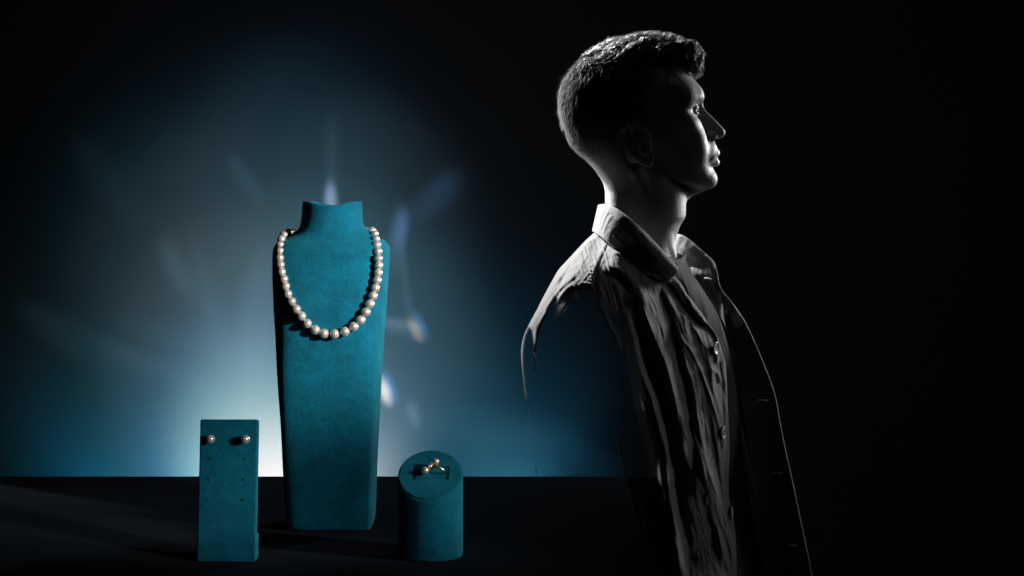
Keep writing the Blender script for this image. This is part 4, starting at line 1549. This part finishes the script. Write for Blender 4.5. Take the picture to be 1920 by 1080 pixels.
def op_near(X, Y):
    d = poly_sd(X, Y, OP1)
    soft = smoothstep(1035, 1062, X) * smoothstep(540, 548, Y)
    o = np.where(d < 0, 1.0, 0.0) * (1 - smoothstep(-1.5, 1.5, d)) * (1 - soft) + soft * (1 - smoothstep(-6, 5, d))
    o = np.maximum(o, (1 - soft) * (1 - smoothstep(-1.5, 1.5, d)))
    # the sleeve goes on below the seam as a sheer veil with a few folds
    veil = smoothstep(26, 0, d) * .35 * soft
    o = np.maximum(o, veil)
    # broken bright thread of the outer sleeve edge
    lx = curve_x(J_L, Y)
    gate = np.clip(.25 + .8 * np.sin(Y * .13) * np.sin(Y * .043 + 1), 0, 1) * (Y > 700) * (Y < 1010)
    o = np.maximum(o, gate * np.exp(-((X - lx - 1.0) / .9) ** 2) * .6)
    # lower edge of the sleeve
    P = [(1120, 610), (1132, 660), (1142, 715), (1150, 780), (1158, 830), (1172, 890), (1184, 935), (1199, 985), (1215, 1030), (1233, 1080), (1240, 1110)]
    sx = curve_x(P, Y)
    o = np.maximum(o, np.exp(-((X - sx - 1) / 1.5) ** 2) * smoothstep(700, 900, Y) * .9)
    # fabric between that edge and the front fold stays sheer above the table line, solid below
    o = np.maximum(o, (X > sx) * (X < 1240) * smoothstep(892, 894, Y) * .97)
    # faint fold
    dd, tt_ = stroke_d(X, Y, [(1122, 560), (1134, 590), (1146, 615), (1160, 640), (1172, 660)])
    o = np.maximum(o, np.exp(-(dd / 5) ** 2) * .55 * smoothstep(0, .1, tt_) * smoothstep(0, .15, 1 - tt_))
    return np.clip(o, 0, 1)


def near_post(X, Y, D):
    # the sleeve turns away along its lower edge
    P = [(1120, 610), (1150, 780), (1172, 890), (1199, 985), (1233, 1080), (1240, 1110)]
    sx = curve_x(P, Y)
    return D + 6 * np.exp(-np.clip(X - sx, 0, 99) / 3.0) * (Y > 640) * (X > sx - 1)


jacket, NEAR = sheet("jacket", J_L, J_R, 434, 1100, jc, js, M_JACKET_A, person, step=1.35, roll_l=26, roll_r=6, rollw=13, op=op_near, post=near_post, thick=1.6)

# ---------------- collars: from the fold line (v=0) to the outer edge (v=1)
def collar(name, top, bot, otop, obot, bulge, strokes, mat, nu=150, nv=60, th=2.2, rw=.05, ra=9):
    T_ = catmull([(a, b__, c__) for (a, b__), c__ in zip(top, otop)], nu)
    B_ = catmull([(a, b__, c__) for (a, b__), c__ in zip(bot, obot)], nu)
    v = np.linspace(0, 1, nv)[None, :, None]
    G = T_[:, None] * (1 - v) + B_[:, None] * v
    X, Y, D = G[..., 0].copy(), G[..., 1].copy(), G[..., 2].copy()
    vv = np.linspace(0, 1, nv)[None]
    D -= bulge * np.sin(np.pi * np.clip(vv * .95 + .05, 0, 1)) ** .6
    D += ra * np.exp(-vv / rw)                       # rolls in at the fold line
    D += 3.0 * np.exp(-(1 - vv) / .03)
    uu = np.linspace(0, 1, nu)[:, None]
    D += 14 * np.exp(-uu / .05) + 0 * vv
    D = apply_strokes(X, Y, D, strokes)
    D -= vnoise(X, Y, 13, 31) * .6 + vnoise(X, Y, 5, 33) * .15
    V = MW(X, Y, D).reshape(-1, 3)
    o = mk(name, V, grid_faces(nu, nv), mat, jacket)
    md = o.modifiers.new("thickness", 'SOLIDIFY'); md.thickness = th / SM; md.offset = 1.0
    md2 = o.modifiers.new("edge", 'BEVEL'); md2.width = .5 / SM; md2.segments = 2; md2.limit_method = 'ANGLE'
    return o


cs_ = [([(1136, 392), (1128, 408), (1122, 426)], 3.5, 3, 3), ([(1144, 395), (1134, 412), (1128, 432)], 3.5, 2.5, 3), ([(1150, 402), (1140, 418), (1132, 440)], 2.5, 2.5, 3),
       ([(1165, 478), (1190, 500), (1215, 516), (1240, 522)], 4, 4, 4), ([(1160, 440), (1190, 470), (1225, 500)], -5, 18, 12),
       ([(1178, 432), (1210, 468), (1240, 496)], 2.5, 10, 10), ([(1150, 440), (1160, 452), (1172, 456)], 2, 3, 3), ([(1182, 470), (1190, 484), (1200, 490)], 2.4, 4, 3)]
for k in range(10):
    x = 1130 + k * 3.4; y = 440 + k * 3.6
    cs_.append(([(x, y), (x - 6 + (k % 3), y + 9)], 2.2, 1.6, 1.6, .3))
for k in range(14):
    x = 1172 + k * 5.0; y = 478 + 42 * math.sin(k / 13 * 1.45)
    cs_.append(([(x, y), (x - 4, y + 9)], 1.5, 1.8, 1.8, .3))
collar("collar", [(1123, 385), (1134, 384), (1148, 388), (1166, 400), (1200, 428), (1238, 467), (1262, 494), (1271, 504)],
       [(1112, 433), (1124, 440), (1142, 455), (1170, 481), (1196, 508), (1222, 523), (1248, 528), (1264, 517)],
       [6, -38, -72, -98, -108, -110, -107, -102], [0, -60, -98, -114, -124, -124, -118, -108], 8, cs_, M_JACKET)
fs_ = [([(1320, 478), (1330, 490), (1337, 503)], 4, 3, 4), ([(1312, 484), (1320, 496), (1328, 503)], 3, 2.5, 2.5), ([(1322, 494), (1332, 498)], 2.5, 2, 2), ([(1280, 455), (1300, 472), (1318, 490)], 3, 8, 8)]
# far side of the collar, seen from inside
collar("collar", [(1271, 440), (1280, 443), (1292, 451), (1306, 463), (1320, 475), (1332, 486), (1339, 495), (1341, 503)],
       [(1264, 470), (1270, 476), (1278, 488), (1288, 502), (1298, 514), (1310, 520), (1322, 515), (1330, 508)],
       [62, 58, 48, 38, 30, 24, 20, 18], [78, 72, 60, 50, 42, 36, 30, 26], 2, fs_, M_JACKET, rw=.10, ra=9)

# ---------------- far front of the jacket, hanging open
F_L = [(1288, 474), (1292, 490), (1300, 520), (1316, 548), (1330, 575), (1342, 610), (1350, 660), (1356, 720), (1360, 800), (1364, 900), (1372, 980), (1376, 1100)]
F_R = [(1312, 474), (1326, 484), (1338, 497), (1346, 512), (1348, 528), (1355, 545), (1366, 558), (1376, 571), (1386, 585), (1396, 600), (1407, 622), (1416, 642), (1425, 663), (1436, 690), (1443, 708), (1451, 730), (1458, 760), (1463, 790), (1470, 825), (1476, 855), (1483, 885),
       (1490, 918), (1498, 955), (1505, 988), (1513, 1025), (1523, 1078), (1527, 1100)]
fc_ = [(1290, 476, 78), (1312, 476, 70), (1300, 490, 60), (1298, 505, 30), (1342, 505, 4), (1320, 545, 20), (1352, 548, 10), (1335, 580, 26), (1352, 590, 8), (1362, 590, -14), (1392, 600, 12), (1350, 660, 36), (1380, 650, 14), (1420, 655, 6), (1356, 720, 40), (1400, 720, 14), (1447, 720, -2),
       (1360, 800, 44), (1410, 800, 10), (1464, 800, -6), (1364, 900, 48), (1420, 900, 12), (1486, 900, -8), (1372, 980, 50), (1430, 980, 14), (1503, 980, -8), (1376, 1095, 54), (1450, 1095, 16), (1526, 1095, -8)]
fst = [([(1352, 545), (1355, 575), (1358, 600), (1364, 625)], 6, 2, 3, .06), ([(1346, 560), (1352, 590), (1362, 620)], -5, 4, 3),
       ([(1378, 575), (1395, 605), (1410, 635)], 3, 8, 10), ([(1392, 612), (1406, 628), (1418, 650)], 4, 2.5, 3), ([(1398, 610), (1412, 632), (1422, 655)], 3, 2, 2), ([(1384, 618), (1400, 632), (1412, 648)], 3, 2.5, 2.5),
       ([(1362, 700), (1378, 752), (1392, 800), (1410, 880), (1440, 1000), (1452, 1070)], 2.2, 2.5, 1.6, .1),
       ([(1340, 590), (1352, 620), (1366, 650)], 2.5, 2, 2)]
far_p, FAR = sheet("far_front", F_L, F_R, 474, 1100, fc_, fst, M_JACKET_SHADE, jacket, step=1.8, roll_r=5, rollw=4, noise=.5, thick=1.6)


def depth_at(G, px, py):
    X, Y, D = G
    i = int(np.argmin(np.abs(Y[:, 0] - py))); j = int(np.argmin(np.abs(X[i] - px)))
    return float(D[i, j])


# buttonholes on the far front: worked thread bars, raised and paled as if lit
for (x0, x1, y, yy) in ((1321, 1334, 521, 524), (1421, 1440, 749.5, 750.5), (1448.5, 1466, 885.5, 886), (1477, 1493, 1022, 1023)):
    P = []
    for s in np.linspace(0, 1, 14):
        px = x0 + (x1 - x0) * s; py = y + (yy - y) * s + .5 * math.sin(s * 9)
        P.append(MW(px, py, depth_at(FAR, px, py) - 12.0))
    rr_ = 1.6 if y < 600 else 1.15
    V, Fc = tube(P, list((rr_ + .3 * np.sin(np.arange(14) * 1.7)) / SM), 8)
    mk("buttonhole", V, Fc, M_LIT_THREAD, jacket)


# buttons on the near front, turned towards the opening
def button(px, py, r, nx):
    dpt = depth_at(NEAR, px, py) - 5
    ctr_ = MW(px, py, dpt)
    nrm_ = np.array([nx, -math.sqrt(1 - nx * nx), 0.0])
    e1 = np.array([-nrm_[1], nrm_[0], 0.0]); e1 = -e1; e2 = np.array([0, 0, 1.0])
    prof = [(0, -1.6), (.9, -1.6), (1.0, -1.0), (1.0, .6), (.93, 1.2), (.84, 1.3), (.76, .8), (.70, .45), (.3, .35), (0.0, .35)]
    Vb_, k_ = [], 36
    for (q, h) in prof:
        for k in range(k_):
            a = 2 * math.pi * k / k_
            Vb_.append(ctr_ + (e1 * math.cos(a) + e2 * math.sin(a)) * q * r / SM + nrm_ * h * 1.3 / SM)
    o = mk("button", np.array(Vb_), grid_faces(len(prof), k_, True), M_BUTTON, jacket)
    for (a, b__) in ((-.22, -.22), (.22, -.22), (-.22, .22), (.22, .22)):
        c_ = ctr_ + (e1 * a + e2 * b__) * r / SM + nrm_ * .6 / SM
        V, Fc = tube([c_ - nrm_ * .2 / SM, c_ + nrm_ * .35 / SM], 1.1 / SM, 8)
        mk("thread_hole", V, Fc, M_HOLE_SHADE, o)
    return o


button(1343, 653, 12, 0.85)
button(1357, 811, 12, 0.87)
button(1372, 962, 12, 0.97)
